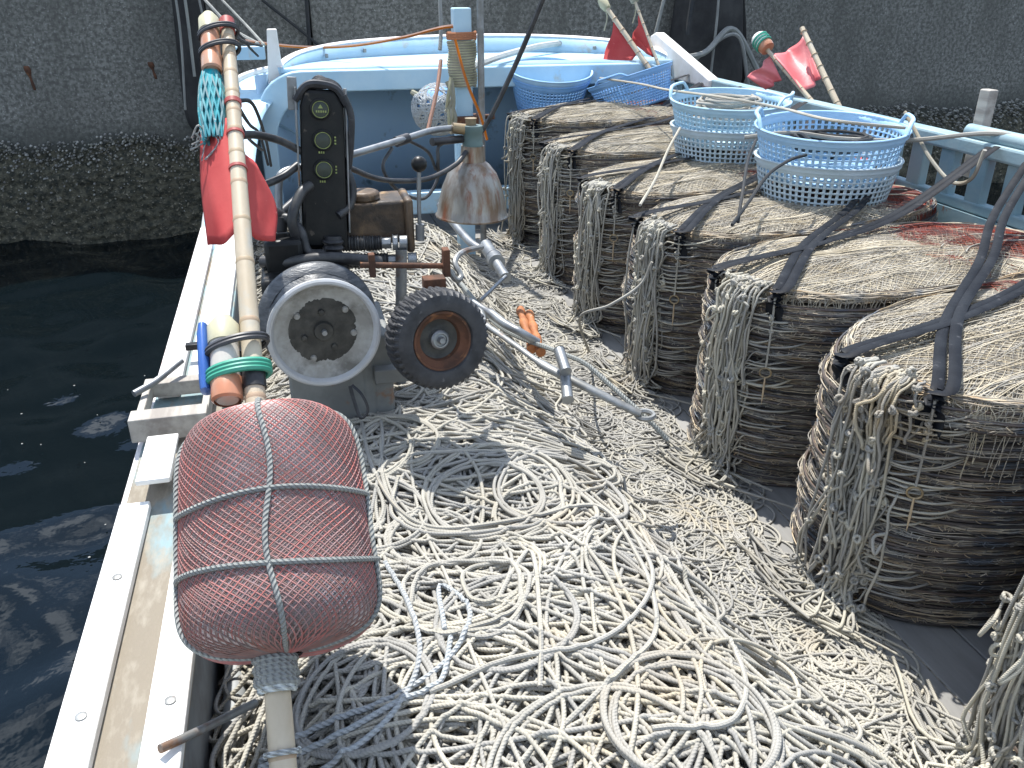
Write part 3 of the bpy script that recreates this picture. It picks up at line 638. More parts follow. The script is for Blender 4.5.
laid_rope('rope_loop', px((600, 430), (660, 480), (690, 560), (740, 660), (730, 740), (650, 750)), .0064, 'rope', 'rope strand running down the right slope of the heap')
for i, (pp, lab) in enumerate(((((255, 735), (310, 722), (390, 700), (450, 665), (470, 620), (440, 590), (445, 640)), 'pale blue rope crossing from the bamboo stub into the heap, upper of three'),
                               (((255, 748), (330, 736), (400, 706), (440, 690), (452, 640)), 'pale blue rope crossing from the bamboo stub into the heap, middle of three'),
                               (((250, 768), (320, 762), (390, 720), (420, 660), (405, 600), (385, 560)), 'pale blue rope crossing from the bamboo stub into the heap, lowest of three'))):
    laid_rope('blue_rope', px(*pp), .0064, 'rope_blue', lab)
# ------------------------------------------------------------------ crab pots
PR = .42; NP = 22; PIT = .0345; PA, PB = .79, .415; PHI = math.radians(10)
def warp(P):
    'round hoop to the long oval of these pots'
    P = np.array(P, float); r = np.hypot(P[..., 0], P[..., 1])/PR; t = np.arctan2(P[..., 1], P[..., 0]); c, s_ = np.cos(t), np.sin(t)
    P[..., 0] = r*PA*np.sign(c)*np.abs(c)**.82; P[..., 1] = r*PB*np.sign(s_)*np.abs(s_)**.82; return P
def rho(x, y): return (np.abs(x/PA)**2.44+np.abs(y/PB)**2.44)**(1/2.44)
def top_z(x, y, seed): return PIT+.012-.030*rho(x, y)**5+.011*np.sin(x*5.5+seed)*np.sin(y*7+1)+.006*np.sin(x*13+seed*2)*np.cos(y*12+seed)
def disc_net(mb, mi, seed, kind, layers, sp_, r_):
    r = np.random.RandomState(seed)
    for l in range(layers):
        for fam in (1, -1):
            a = fam*(.75+r.uniform(-.25, .2)); c, s_ = math.cos(a), math.sin(a)
            W = np.arange(-.85, .85, sp_); W = (W+r.uniform(-.004, .004, len(W)))[:, None]; n = len(W); t = np.linspace(0, 1, 60)[None]
            lo_ = -.8 if kind == 'tan' else r.uniform(.0, .14, (n, 1)); hi_ = r.uniform(.10, .38, (n, 1)) if kind == 'tan' else .8
            x = lo_+(hi_-lo_)*t; U = (x+W*s_)/c; W2 = W+.010*np.sin(U*9+a*5+l)+.005*np.sin(U*23+W*40)
            x = U*c-W2*s_; y = U*s_+W2*c
            ok = (np.abs(y) < PB*1.02).sum(1) > 4
            f = 1/np.maximum(1, rho(x, y)/.985); x, y = x*f, y*f
            mb.tubes(np.stack([x, y, top_z(x, y, seed)+.004+.0035*l], -1)[ok], r_, 3, mi=mi, caps=False, up=(0, 0, 1))
def pot_net(seed, kind='plain'):
    r = np.random.RandomState(seed); mb = MB(); NA = 150
    an = np.linspace(0, 2*PI, NA+1)[:-1]; zs = np.linspace(.0, PIT, 6)
    V = []
    for z in zs:
        rr = PR-.020+.010*math.sin(PI*z/PIT)+.006*snoise(an*6+z*90, seed+int(z*1e4), 5); V.append(warp(np.stack([rr*np.cos(an), rr*np.sin(an), np.full(NA, z)], -1)))
    V = np.array(V); V = np.concatenate([V, V[:, :1]], 1); mb.grid(V, mi=0)
    rad = np.linspace(.001, 1, 16)[:, None]; top = V[-1][None]*np.stack([rad, rad, rad*0+1], -1)
    if kind == 'plain': top[:, :, 2] += .005*np.sin(top[:, :, 0]*17+seed)*np.cos(top[:, :, 1]*15+seed)-.006; mb.grid(top, mi=0)
    else:
        top[:, :, 2] = top_z(top[:, :, 0], top[:, :, 1], seed)-.006
        k = (V[-1][:-1, 0] > .25); L_ = top[:, :, 0]; q = np.arange(16*(NA+1)).reshape(16, NA+1); qq = np.stack([q[:-1, :-1], q[:-1, 1:], q[1:, 1:], q[1:, :-1]], -1).reshape(-1, 4)
        cx_ = top.reshape(-1, 3)[qq].mean(1)[:, 0]+.05*np.sin(top.reshape(-1, 3)[qq].mean(1)[:, 1]*20+seed); red = cx_ > .24
        mb.add(top.reshape(-1, 3), qq[~red], mi=2); mb.add(top.reshape(-1, 3), qq[red], mi=3)
    P = []
    for i in range(20):
        z = PIT*(i+.5)/20+r.uniform(-.002, .002)
        rr = PR-.002+.010*math.sin(PI*z/PIT)*r.uniform(.2, 1.1)+.005*snoise(an*7, seed*31+i, 5)
        P.append(warp(np.stack([rr*np.cos(an), rr*np.sin(an), z+.0055*snoise(an*6, seed*17+i, 6, 1.6)], -1)))
    mb.tubes(np.array(P), r.uniform(.001, .0024, 20), 3, closed=True, mi=1)
    n = 320; a = r.uniform(0, 2*PI, n); t = np.linspace(0, 1, 3)
    aa = a[:, None]+r.uniform(-.04, .04, (n, 1))*t; z0 = r.uniform(0, PIT*.6, (n, 1)); rr = PR+r.uniform(.0, .012, (n, 1))+.002*np.sin(t*PI)
    mb.tubes(warp(np.stack([rr*np.cos(aa), rr*np.sin(aa), z0+t*r.uniform(.004, .016, (n, 1))], -1)), .0014, 3, mi=1, caps=False)
    if kind == 'top':
        disc_net(mb, 4, seed, 'tan', 3, .020, .00135); disc_net(mb, 5, seed+9, 'red', 2, .025, .0014)
        n = 46; y0 = r.uniform(-.36, .36, (n, 1)); t = np.linspace(0, 1, 40)[None]          # gathered folds of mesh drawn along the pot
        x = -.72+t*r.uniform(.5, 1.15, (n, 1)); y = y0*(1-.45*t*r.uniform(.2, 1.2, (n, 1)))+.02*np.sin(t*6+y0*20); f = 1/np.maximum(1, rho(x, y)/.98); x, y = x*f, y*f
        mb.tubes(np.stack([x, y, top_z(x, y, seed)+.010+.010*np.sin(t*PI)*r.uniform(.2, 1.2, (n, 1))], -1), .0016, 3, mi=4, caps=False, up=(0, 0, 1))
        n = 620; a = np.sort(r.uniform(0, 2*PI, n))[:, None]; t = np.linspace(0, 1, 16); dn = .02+.22*r.rand(n, 1)**1.8   # mesh drawn down over the edge
        rr = (.78+.245*np.sin(np.minimum(t*1.5, 1)*PI/2))[None]+0*a; aa = a+r.uniform(-.12, .12, (n, 1))*t+.01*np.sin(t*9+a*7)
        Q = warp(np.stack([PR*rr*np.cos(aa), PR*rr*np.sin(aa), 0*rr], -1)); Q[..., 2] = top_z(Q[..., 0], Q[..., 1], seed)*(rr < 1)+(PIT-.02)*(rr >= 1)+.006-dn*np.clip((t-.5)/.5, 0, 1)**1.3
        k = a[:, 0]; rd = np.cos(k) > .45; mb.tubes(Q[~rd], .0014, 3, mi=4, caps=False); mb.tubes(Q[rd], .0014, 3, mi=5, caps=False)
        for k in range(3):                                                                   # loose twine on the red end
            t = np.linspace(-1, 1, 30); x = .42+t*.26; y = .12*k+.10*(1-t*t)-.2; mb.tubes(np.stack([x, y, top_z(x, y, seed)+.016], -1), .0035, 6, mi=4)
        rr = PR*.99; Q = warp(np.stack([rr*np.cos(an), rr*np.sin(an), 0*an], -1)); Q[:, 2] = top_z(Q[:, 0], Q[:, 1], seed)+.008; k = np.abs(an-2*PI*.02) ; mb.tubes(Q, .0035, 6, closed=True, mi=1)
    return mb.build('netting', ['mass', 'strand', 'top_tan', 'top_red', 'thread_tan', 'thread_red'], ang=0)
def ring_mesh(seed):
    r = np.random.RandomState(seed); an = np.linspace(0, 2*PI, 121)[:-1]; P = []
    for z in (.004, PIT-.003):
        rr = PR+.004+.004*snoise(an*3, seed+3, 3); P.append(warp(np.stack([rr*np.cos(an), rr*np.sin(an), z+.003*np.sin(an*2+seed)], -1)))
    return MB().tubes(np.array(P), .0048, 6, closed=True).build('ring', 'ring')
NETS = [pot_net(100+i) for i in range(5)]; TOPS = [pot_net(120+i, 'top') for i in range(4)]
RINGS = [ring_mesh(160+i) for i in range(3)]
used = set()
def put(proto, parent, name):
    if proto in used: o = proto.copy(); COL.objects.link(o)
    else: o = proto; used.add(proto)
    o.name = name; o.parent = parent; o.matrix_parent_inverse = Matrix(); return o
SY = [1.0, 1.85, 2.66, 3.45, 4.22, 5.05, 5.88]; HT = [.76, .76, .76, .76, .775, .82, .88]
SX = [(1.56 if i == 0 else 1.5+.03*(i > 4))+PA*math.cos(PHI) for i in range(7)]; CY = [y+PA*math.sin(PHI) for y in SY]
CP, SP = math.cos(PHI), math.sin(PHI)
def edge(i, ang, dr=0, z=0):
    'point on the outline of stack i'
    p = warp(np.array((PR*math.cos(ang), PR*math.sin(ang), 0.)))+dr*np.array((math.cos(ang), math.sin(ang), 0)); return (SX[i]+p[0]*CP-p[1]*SP, CY[i]+p[0]*SP+p[1]*CP, z)
ORD = ['at the front right corner of the deck', 'nearest fully visible', 'second nearest fully visible', 'third nearest fully visible', 'fourth nearest fully visible', 'fifth, under the tilted basket', 'farthest, by the forepeak']
WHO = ['in the stack at the front right corner behind hanging ropes', 'in the nearest fully visible stack', 'in the second fully visible stack from the front', 'in the third fully visible stack from the front', 'in the fourth fully visible stack from the front', 'in the next to farthest port side stack', 'in the farthest port side stack by the forepeak']
def stack(cx, cy, H, i):
    pit = H/NP
    for k in range(NP):
        top = k == NP-1
        lab = 'top pot of tan and red mesh, %s' % WHO[i].replace('in the', 'on the').replace(' behind hanging ropes', '') if top else 'flattened oval net pot %s' % WHO[i]
        p = empty('crab_pot', (cx+RS.normal(0, .007)+.014*math.sin(k*.4+i*2.1), cy+RS.normal(0, .006)+.010*math.sin(k*.5+i), k*pit+.003), lab, 'crab pot', 'pots %s' % WHO[i])
        flip = RS.rand() < .5 and not top
        p.rotation_euler = (RS.normal(0, .014), RS.normal(0, .007), PHI+RS.normal(0, .012)+(PI if flip else 0)); s_ = RS.uniform(.985, 1.01)+.008*math.sin(k*.55+i*1.7)-{NP-1: .035, NP-2: .02, NP-3: .008}.get(k, 0)
        p.scale = (s_, s_*RS.uniform(.985, 1.015), pit/PIT)
        put(TOPS[i % 4] if top else NETS[RS.randint(5)], p, 'netting')
        if not top: put(RINGS[RS.randint(3)], p, 'ring')
for i in range(7): stack(SX[i], CY[i], HT[i], i)

# black rubber straps over the stacks, pulled to the rail
NAME = ['front corner', 'nearest full', 'second full', 'third full', 'fourth full', 'fifth full', 'farthest']
def strap(pts, label, w_=.0165, two=True, tail=.10):
    P = curve(pts, 60); mb = MB(); T = np.gradient(P, axis=0); T /= np.linalg.norm(T, axis=1)[:, None]
    side = np.cross(T, (0, 0, 1.0)); side /= np.linalg.norm(side, axis=1)[:, None]+1e-9
    for q in ((-1, 1) if two else (0,)):
        wob = (1+.35*snoise(np.linspace(0, 7, 60), RS.randint(999), 3))[:, None]
        mb.tubes(P+side*q*w_*1.12*wob+np.array((0, 0, .004*q)), w_, 8, flat=.2, up=(0, 0, 1))
    o = mb.build('rubber_strap', 'strap'); place(o, pts[0]); return tag(o, label, 'strap', 'black rubber straps over the pot stacks')
for i in range(1, 7):
    cx, cy, h = 1.93, SY[i], HT[i]+.024
    rim = lambda deg, dr=0, dz=0: edge(i, math.radians(deg), dr, h+dz)
    yr = cy+.60
    a, b_ = rim(172, .012, -.10), rim(172, -.03, .004)
    strap([a, rim(172, .016, -.03), b_, (cx+.02, cy+.20, h+.02), (cx+.55, cy+.42, h+.05), (3.06, yr, 1.06)], 'far black rubber strap of the pair crossing the %s stack' % NAME[i])
    strap([rim(203, .014, -.13), rim(203, .018, -.03), rim(203, -.03, .004), (cx+.0, cy+.20, h+.022), (cx+.5, cy+.64, h+.035), (cx+.8, cy+.94, h+.10), (3.08, cy+1.2, 1.03)], 'near black rubber strap of the pair crossing the %s stack' % NAME[i], two=True)
    P = np.array(rim(214, .018, -.05))

# bundles of knotted snood ropes hanging at the front of each stack
def knots(mb, C, s_, r_):
    for c in C:
        t = np.linspace(0, 2*PI*1.6, 16); X_ = np.array(frame((0, 0, 0), RS.normal(size=3)).to_3x3())
        mb.tubes((np.column_stack([s_*np.cos(t), s_*np.sin(t), s_*.5*np.sin(t*1.5)])@X_.T)+c, r_, 5)
def bundle(i):
    h = HT[i]
    t = empty('snood_bundle', (SX[i]-PA-.05, SY[i]-.1, 0), 'bundle of knotted grey snood ropes hanging down the front of the %s pot stack' % NAME[i], 'rope bundle', 'snood bundles hung on the pot stacks')
    mb = MB(); n = 30; S = 72; th0 = math.radians(186 if i else 168); P = np.zeros((S, n, 3)); u = np.linspace(0, 1, n)
    pol = lambda rad, a, z: edge(i, a, rad-PR, z)
    for s in range(S):
        a = th0+RS.normal(0, .08); o_ = RS.uniform(.02, .075)+(.05 if i == 0 else 0); zs = h+.012 if RS.rand() < .5 else h-RS.uniform(.0, .42); d = lambda k=.03: RS.normal(0, k)
        if s % 20 < 11:
            fl_ = o_+RS.uniform(.02, .14); pts = [pol(PR-.05, a, zs+.004), pol(PR+.012, a, zs), pol(PR+o_*.8, a+d(.02), zs-.05), pol(PR+o_+d(.008), a+d(), zs*.62+.02), pol(PR+o_+d(.008), a+d(.04), zs*.3+.02), pol(PR+o_+.01, a+d(.04), .075), pol(PR+fl_, a+d(.12), .03+.02*RS.rand()), pol(PR+fl_+.05*RS.rand(), a+d(.25), .03+.02*RS.rand())]
        else:
            zd = max(.05, zs-RS.uniform(.10, .38)); pts = [pol(PR-.03, a, zs), pol(PR+.012, a, zs-.004), pol(PR+o_*.8, a+d(.02), zs-.045), pol(PR+o_, a+d(), (zs+zd)/2), pol(PR+o_, a+d(), zd), pol(PR+o_-.012, a+d(), zd-.02), pol(PR+o_-.02, a+d(), zd+.03), pol(PR-.01, a+d(.05), min(zd+RS.uniform(.05, .12), zs))]
        c_ = curve(pts, n); c_[:, :2] += .0075*np.column_stack([snoise(u*16, RS.randint(9999), 4), snoise(u*16, RS.randint(9999), 4)]); P[s] = c_
    mb.tubes(P, RS.uniform(.0034, .0056, S), 5)
    # snoods led round from each pot
    S2 = 38; Q = np.zeros((S2, n, 3))
    for s in range(S2):
        z = h*(1-(s+RS.rand())/S2*.86); sp_ = RS.uniform(.16, .55); a1 = th0+.05+sp_
        aa = a1+(th0+RS.normal(0, .06)-a1)*u
        rad = PR-.02+.026*np.minimum(1, u*5)+.012*np.sin(u*PI)+.03*u+.004*snoise(u*8, RS.randint(9999), 3)
        Q[s] = np.column_stack([np.array([edge(i, a_, r__-PR)[:2] for a_, r__ in zip(aa, rad)]), z-.03*np.sin(u*PI*.9)*RS.uniform(-.2, 1.3)-.09*np.clip((u-.75)/.25, 0, 1)**2])
    mb.tubes(Q, RS.uniform(.0028, .0042, S2), 5, caps=False)
    C = [P[RS.randint(S), RS.randint(1, int(n*.8))]+RS.normal(0, .006, 3) for _ in range(190)]
    knots(mb, C, .0095, .005)
    # free bights
    for _ in range(9):
        c = P[RS.randint(S), RS.randint(2, 16)]; d = RS.normal(0, .016, (3, 3)); d[:, 0] -= .008; d[:, 2] -= .022
        mb.tubes(curve([c, c+d[0], c+d[0]+d[1], c+d[2]*.6], 14), .005, 5)
    mb.build('ropes', 'rope_grey', t, ang=0)
    if i:
        aa = th0+.30; R_ = PR+.03; p = np.array(edge(i, aa, R_-PR, h-.10))
        L_ = .17 if i < 4 else .12
        mb = MB(); mb.tubes(curve([p+(0, 0, .09), p+(.0, -.004, -.04), p+(-.002, -.006, -L_)], 12), .0038, 6); knots(mb, [p+(0, 0, .0), p+(.004, 0, -.03), p+(-.004, 0, .02)], .008, .004); mb.build('cord', 'rope_grey', t)
        q = p+np.array((-.002, -.008, -L_-.018)); tt_ = np.linspace(0, 2*PI, 20)[:-1]
        mb = MB(); mb.tubes(np.stack([q[0]+.016*np.cos(tt_), q[1]-.012*np.cos(tt_), q[2]+.018*np.sin(tt_)], -1), .0035, 6, closed=True); mb.build('ring', 'brass', t)
        mb = MB(); mb.tubes(np.array([q+(0, -.002, -.016), q+(0, -.003, -.08), q+(-.001, -.004, -.125)]), np.array([.003, .0038, .001]), 6); mb.build('peg', 'peg', t)
for i in range(7): bundle(i)

# ------------------------------------------------------------------ baskets
def basket(loc, rb, rt, h, mt, label, handles=(.3, .3+PI), tilt=(0, 0, 0), NB=64, rows=8, hh=.05, grp='blue plastic baskets on the pot stacks'):
    t = empty('basket', loc, label, 'basket', grp); t.rotation_euler = tilt
    mb = MB(); an = []
    for i in range(NB): an += [i*2*PI/NB, (i+.42)*2*PI/NB]
    an = np.array(an); zz = [0, .018]
    ph = (h-.035-.018)/rows
    for j in range(rows): zz += [.018+ph*(j+.68), .018+ph*(j+1)]
    zz.append(h); zz = np.array(zz); R_ = rb+(rt-rb)*(zz/h)**.85
    V = np.stack([R_[:, None]*np.cos(an), R_[:, None]*np.sin(an), np.broadcast_to(zz[:, None], (len(zz), len(an)))], -1)
    n, k = V.shape[:2]; idx = np.arange(n*k).reshape(n, k); q = []
    for j in range(n-1):
        hole_row = 1 <= j < n-2 and (j % 2 == 1)
        for i in range(k):
            if hole_row and i % 2 == 1: continue
            q.append((idx[j, i], idx[j, (i+1) % k], idx[j+1, (i+1) % k], idx[j+1, i]))
    mb.add(V.reshape(-1, 3), np.array(q)); 
    mb.add(np.column_stack([rb*np.cos(an), rb*np.sin(an), np.zeros(len(an))]), np.arange(len(an))[::-1])
    o = mb.build('wall', mt, t, solid=.004, ang=0); o.matrix_parent_inverse = Matrix()
    rp = [(rt-.002, h-.024), (rt+.006, h-.024), (rt+.007, h-.004), (rt+.012, h), (rt+.009, h+.004), (rt, h+.004), (rt-.004, h), (rt-.002, h-.024)]
    mb = MB(); mb.lathe(rp, k=72); o = mb.build('rim', mt, t, ang=50); o.matrix_parent_inverse = Matrix()
    for a in handles:
        w_ = .42; s_ = np.linspace(-1, 1, 22); aa = a+s_*w_; up_ = hh*np.clip(1.35-1.35*np.abs(s_)**3.2, 0, 1)
        mb = MB(); mb.tubes(np.column_stack([(rt+.006)*np.cos(aa), (rt+.006)*np.sin(aa), h+up_]), .010, 8, flat=.8, up=(0, 0, 1)); o = mb.build('handle', mt, t); o.matrix_parent_inverse = Matrix()
    return t
basket((2.52, 3.70, .735), .285, .335, .23, 'bk_pale', 'bleached lower basket of the nearest nested pair, under a blue one', (), rows=7)
basket((2.515, 3.70, .885), .29, .345, .225, 'bk_blue', 'upper blue basket of the nearest pair with dark rope inside', (2.6, 2.6+PI), rows=7, tilt=(.05, -.03, 0))
basket((2.46, 4.62, .75), .265, .32, .23, 'bk_pale', 'pale lower basket of the second nested pair, under a light blue one', (), rows=7)
basket((2.455, 4.62, .90), .27, .33, .225, 'bk_light', 'upper light blue basket with tan rope coils and raised handles', (2.35, 2.35+PI), rows=7, tilt=(.06, -.02, 0))
basket((2.56, 6.25, .86), .24, .315, .24, 'bk_mid', 'bright blue basket tilted on its side edge between the far pot stacks', (3.9,), tilt=(-.20, -.26, .0), rows=10, NB=72, hh=.03)
basket((2.02, 6.80, .79), .24, .31, .27, 'bk_mid', 'lower of the two nested blue baskets farthest back by the forepeak', (), rows=9, tilt=(.2, 0, 0))
basket((2.02, 6.79, .835), .245, .32, .27, 'bk_blue', 'upper of the two nested blue baskets farthest back by the forepeak', (), rows=9, tilt=(.2, 0, 0))
# a crate under the far baskets so that they stand on something
mb = MB(); mb.box((2.05, 6.45+.33, .39), (.6, .4, .78)); mb.box((2.05, 6.58, .66), (.56, .03, .08)); mb.box((2.05, 6.58, .42), (.56, .03, .08))
tag(place(mb.build('fish_box', 'blue_in', smooth=False, bevel=.01), (2.05, 6.78, 0)), 'dark blue box at the forepeak carrying the farthest baskets', 'box')
def coil(c, r_, R_, turns, mt, label, seed, rise=.01):
    r = np.random.RandomState(seed); n = turns*26; a = np.linspace(0, 2*PI*turns, n)
    rad = R_*(.55+.4*snoise(a*.31, seed, 4)**2+.12*snoise(a*1.1, seed+1, 3)); rad = np.clip(rad, .03, R_)
    P = np.column_stack([c[0]+rad*np.cos(a)+.04*snoise(a*.2, seed+2, 3), c[1]+rad*np.sin(a)+.04*snoise(a*.23, seed+3, 3), c[2]+rise*turns*np.linspace(0, 1, n)+.012*snoise(a*1.7, seed+4, 4)])
    return tag(place(MB().tubes(P, r_, 7).build('rope_coil', mt), c), label, 'rope')
coil((2.455, 4.62, 1.02), .008, .25, 12, 'rope', 'tan rope coiled inside the light blue basket', 5)
coil((2.51, 3.72, 1.0), .009, .26, 6, 'rope_dark', 'black rope coiled inside the nearest blue basket', 6)
rope_thing('basket_line', [(2.22, 3.98, 1.02), (2.4, 3.85, 1.055), (2.6, 3.72, 1.04), (2.85, 3.55, 1.05), (3.1, 3.3, 1.11), (3.14, 2.9, 1.10), (3.15, 2.4, 1.09)], .011, 'rope_grey', 'grey rope running from the nearest basket along the rail')
rope_thing('basket_line', [A(905, 112, 3.7), A(915, 130, 3.6), A(930, 158, 3.45), A(952, 182, 3.3), A(972, 178, 3.2), A(985, 150, 3.15)], .009, 'rope_grey', 'grey rope loop hanging from the nearest basket rim to the rail')
rope_thing('basket_line', [A(756, 140, 3.55), A(748, 160, 3.35), A(743, 190, 3.1), A(738, 222, 2.9)], .007, 'rope_dark', 'dark cord hanging from the nearest basket onto the second stack')
rope_thing('basket_line', [A(806, 155, 3.4), A(790, 160, 3.3), A(768, 175, 3.2), A(750, 200, 3.0), A(732, 225, 2.85)], .007, 'rope_dark', 'dark cord curving over the front of the nearest basket')
rope_thing('basket_line', [A(680, 128, 4.35), A(668, 150, 4.1), A(655, 180, 3.8), A(640, 205, 3.5)], .007, 'rope_grey', 'grey cord hanging from the second basket pair onto the third stack')
rope_thing('basket_line', [A(600, 78, 6.2), A(640, 84, 5.7), A(668, 90, 5.0), A(720, 97, 4.28), A(780, 108, 3.95), A(830, 120, 3.36), A(905, 128, 3.3)], .007, 'rope', 'thin pale line stretched across the baskets')
rope_thing('strap_cord', [A(652, 262, 3.0), A(640, 285, 3.02), A(610, 305, 3.0), A(580, 318, 3.1), (1.30, 3.6, .1)], .006, 'rope_grey', 'slack grey cord from the third stack down to the deck ropes')

# ------------------------------------------------------------------ marker buoy with bamboo pole
def pole_pt(Y):
    k = (1.75-.627-(Y-1.25)*.34)/Y; yn = 2.1768/(.81+k)       # the pole leans at 39 degrees against the hauler
    return np.array((-.131, yn, .61+.81*(yn-1.28)))
PD = pole_pt(2.25)-pole_pt(1.25); PD /= np.linalg.norm(PD)
mk_ = empty('marker_buoy', pole_pt(1.3)-np.array((0, 0, .12)), 'long bamboo marker pole with red netted float and red flag lying along the port gunwale', 'marker buoy')
mb = MB(); Ys = np.linspace(.88, 4.06, 60); P = np.array([pole_pt(y) for y in Ys]); P[:, 0] += 0
rad = np.interp(Ys, [.88, 1.25, 2.6, 4.06], [.0245, .0235, .020, .016]); 
nodes = [1.08, 1.35, 1.62, 1.9, 2.17, 2.42, 2.62, 2.82, 3.0, 3.15, 3.28, 3.42, 3.58, 3.72, 3.88]
mb.tubes(P, rad, 18)
pl = mb.build('pole', 'bamboo', mk_)
for y in nodes:
    mb = MB()
    c = pole_pt(y); r_ = np.interp(y, [.88, 1.25, 2.6, 4.06], [.0245, .0235, .020, .016])
    mb.tubes(np.array([c-PD*.006, c, c+PD*.006]), np.array([r_, r_+.0014, r_]), 18); mb.build('node', 'bamboo_node', pl)
for y0, y1, mt in ((1.93, 2.02, 'tape_black'), (3.33, 3.36, 'tape_red'), (2.9, 2.915, 'tape_red'), (3.12, 3.135, 'tape_red'), (3.95, 4.065, 'tape_red')):
    mb = MB(); mb.tubes(np.array([pole_pt(y0), pole_pt(y1)]), float(np.interp(y0, [.88, 1.25, 2.6, 4.06], [.0275, .027, .0235, .019])), 18); mb.build('tape', mt, pl)
# float
fX = frame(pole_pt(1.27)+PD*.235+np.array((.022, 0, -.005)), PD, (1, 0, 0)); FL, FR = .485, .181
def fprof(t):
    'radius of the float at -1..1'
    return FR*(1-.04*t)*np.maximum(1-np.minimum(np.abs(t), .9995)**7, 0)**.36
tz = np.sin(np.linspace(-1, 1, 400)*PI/2); rz = np.maximum(fprof(tz), .028); arc = np.concatenate([[0], np.cumsum(np.hypot(np.diff(rz), np.diff(tz)*FL/2))])
tq_ = np.interp(np.linspace(0, arc[-1], 84), arc, tz); rq_ = np.interp(np.linspace(0, arc[-1], 84), arc, rz); sq_ = np.linspace(-1, 1, 84)
mb = MB(); mb.lathe(list(zip(rq_, tq_*FL/2)), X=fX, k=64); fl = mb.build('float', 'drum', mk_)
for mt, n, tw, off, rr_, fam, ph in (('net_dark', 66, 1.5, .0006, .0010, -1, .5), ('net_dark', 66, 1.5, .0006, .0010, 1, .5), ('net_red', 66, 1.5, .0012, .00145, 1, 0), ('net_red', 66, 1.5, .0012, .00145, -1, 0)):
    mb = MB(); a = (np.arange(n)[:, None]+ph)*2*PI/n+fam*tq_[None]*tw+.02*np.sin(tq_*6)[None]+.05*fam*np.sin(tq_*2.5+1)[None]
    r_ = rq_[None]+off+0*a
    mb.tubes(np.stack([r_*np.cos(a), r_*np.sin(a), np.broadcast_to(tq_*FL/2, a.shape)+np.sign(tq_)*off*.6+.003*np.sin(a*3+tq_*4)], -1), rr_, 4, X=fX, caps=False)
    mb.build('netting', mt, fl)
for fam, ph in ((1, .25), (-1, .75)):                     # slack mesh bunched low; its brown also paints shade onto that end
    mb = MB(); n = 66; k = 50; a = (np.arange(n)[:, None]+ph)*2*PI/n+fam*tq_[None, :k]*1.5+.02*np.sin(tq_[:k]*17+np.arange(n)[:, None])
    r_ = rq_[None, :k]+.0012+0*a; mb.tubes(np.stack([r_*np.cos(a), r_*np.sin(a), np.broadcast_to(tq_[:k]*FL/2, a.shape)+np.sign(tq_[:k])*.001], -1), np.linspace(.0018, .0007, k), 4, X=fX, caps=False); mb.build('netting', 'net_brown', fl)
mb = MB()
def on_float(ts, az, d=.0055): 
    ts = np.array(ts, float); r_ = fprof(ts)+d; az = np.array(az, float); return np.stack([r_*np.cos(az), r_*np.sin(az), ts*FL/2], -1)
UPA = PI/2
s_ = np.sin(np.linspace(-1, 1, 60)*PI/2)*.9985
mb.tubes(on_float(s_, UPA-.05-.14*s_+.10*np.sin(s_*4)), .0058, 7, X=fX)
mb.tubes(on_float(s_, UPA-.085-.14*s_+.10*np.sin(s_*4+.3), .0065), .0052, 7, X=fX)
aa = np.linspace(0, 2*PI, 70)[:-1]
mb.tubes(on_float(.18+.11*np.cos(aa-UPA)+.02*np.sin(aa*3), aa), .0055, 7, closed=True, X=fX)
mb.tubes(on_float(-.36+.12*np.cos(aa-UPA-.1)+.03*np.sin(aa*2), aa), .0055, 7, closed=True, X=fX)
for az in (PI+.15, -.25, -PI/2): mb.tubes(on_float(s_, az+.05*np.sin(s_*5)), .0055, 7, X=fX)
for tq in (.29, -.25):
    for j in range(3):
        q = np.linspace(0, 2*PI, 18)[:-1]; c = on_float([tq], [UPA-.1], .014)[0]
        mb.tubes(c+np.column_stack([.017*np.cos(q+j), .006*np.sin(q*2+j), .017*np.sin(q)+.005*j]), .0065, 6, closed=True, X=fX)
mb.build('lashing', 'lash', fl)
fX2 = frame(pole_pt(1.27)+PD*.235, PD, (1, 0, 0))
mb = MB(); an = np.linspace(0, 2*PI*6, 100); e = -FL/2
mb.tubes(np.column_stack([(.031+.006*np.sin(an*1.3)**2)*np.cos(an), .034*np.sin(an), e-.005-.05*an/an[-1]]), .0075, 6, X=fX2); mb.build('lashing', 'lash', fl)
mb = MB(); q = np.linspace(0, 2*PI*2, 40); mb.tubes(np.column_stack([.031*np.cos(q), .031*np.sin(q), e-.055-.012*q/q[-1]]), .006, 6, X=fX2); mb.build('lashing', 'rope_white', fl); mb = MB(); mb.tubes(np.column_stack([.030*np.cos(q), .030*np.sin(q), e-.17-.006*q/q[-1]]), .004, 6, X=fX2); mb.build('lashing', 'rope_white', fl)
# flashing marker lights lashed to the pole
def flasher(y, off, mt_label, lens, cap, body, L_=.15, R_=.031):
    X_ = frame(pole_pt(y)+np.array(off), PD, (1, 0, 0))
    mb = MB(); mb.lathe([(0, 0), (R_*.7, 0), (R_*.95, .008), (R_, .03), (R_, L_), (R_*.97, L_+.006), (0, L_+.006)], X=X_, k=28); o = mb.build('marker_light', body, mk_, label=mt_label)
    mb = MB(); mb.lathe([(R_*.9, -.001), (R_+.002, .004), (R_+.002, .05), (R_+.001, .052), (R_*.9, .052)], X=X_, k=28); mb.build('lens', lens, o)
    mb = MB(); mb.lathe([(0, L_-.012), (R_+.003, L_-.012), (R_+.003, L_+.03), (R_*.75, L_+.045), (R_*.6, L_+.052), (0, L_+.055)], X=X_, k=28); mb.build('cap', cap, o)
    return o, X_
o, X_ = flasher(1.90, (-.056, 0, .0), 'clouded marker light with yellow cap and blue label beside the float', 'amber', 'yellow', 'clear')
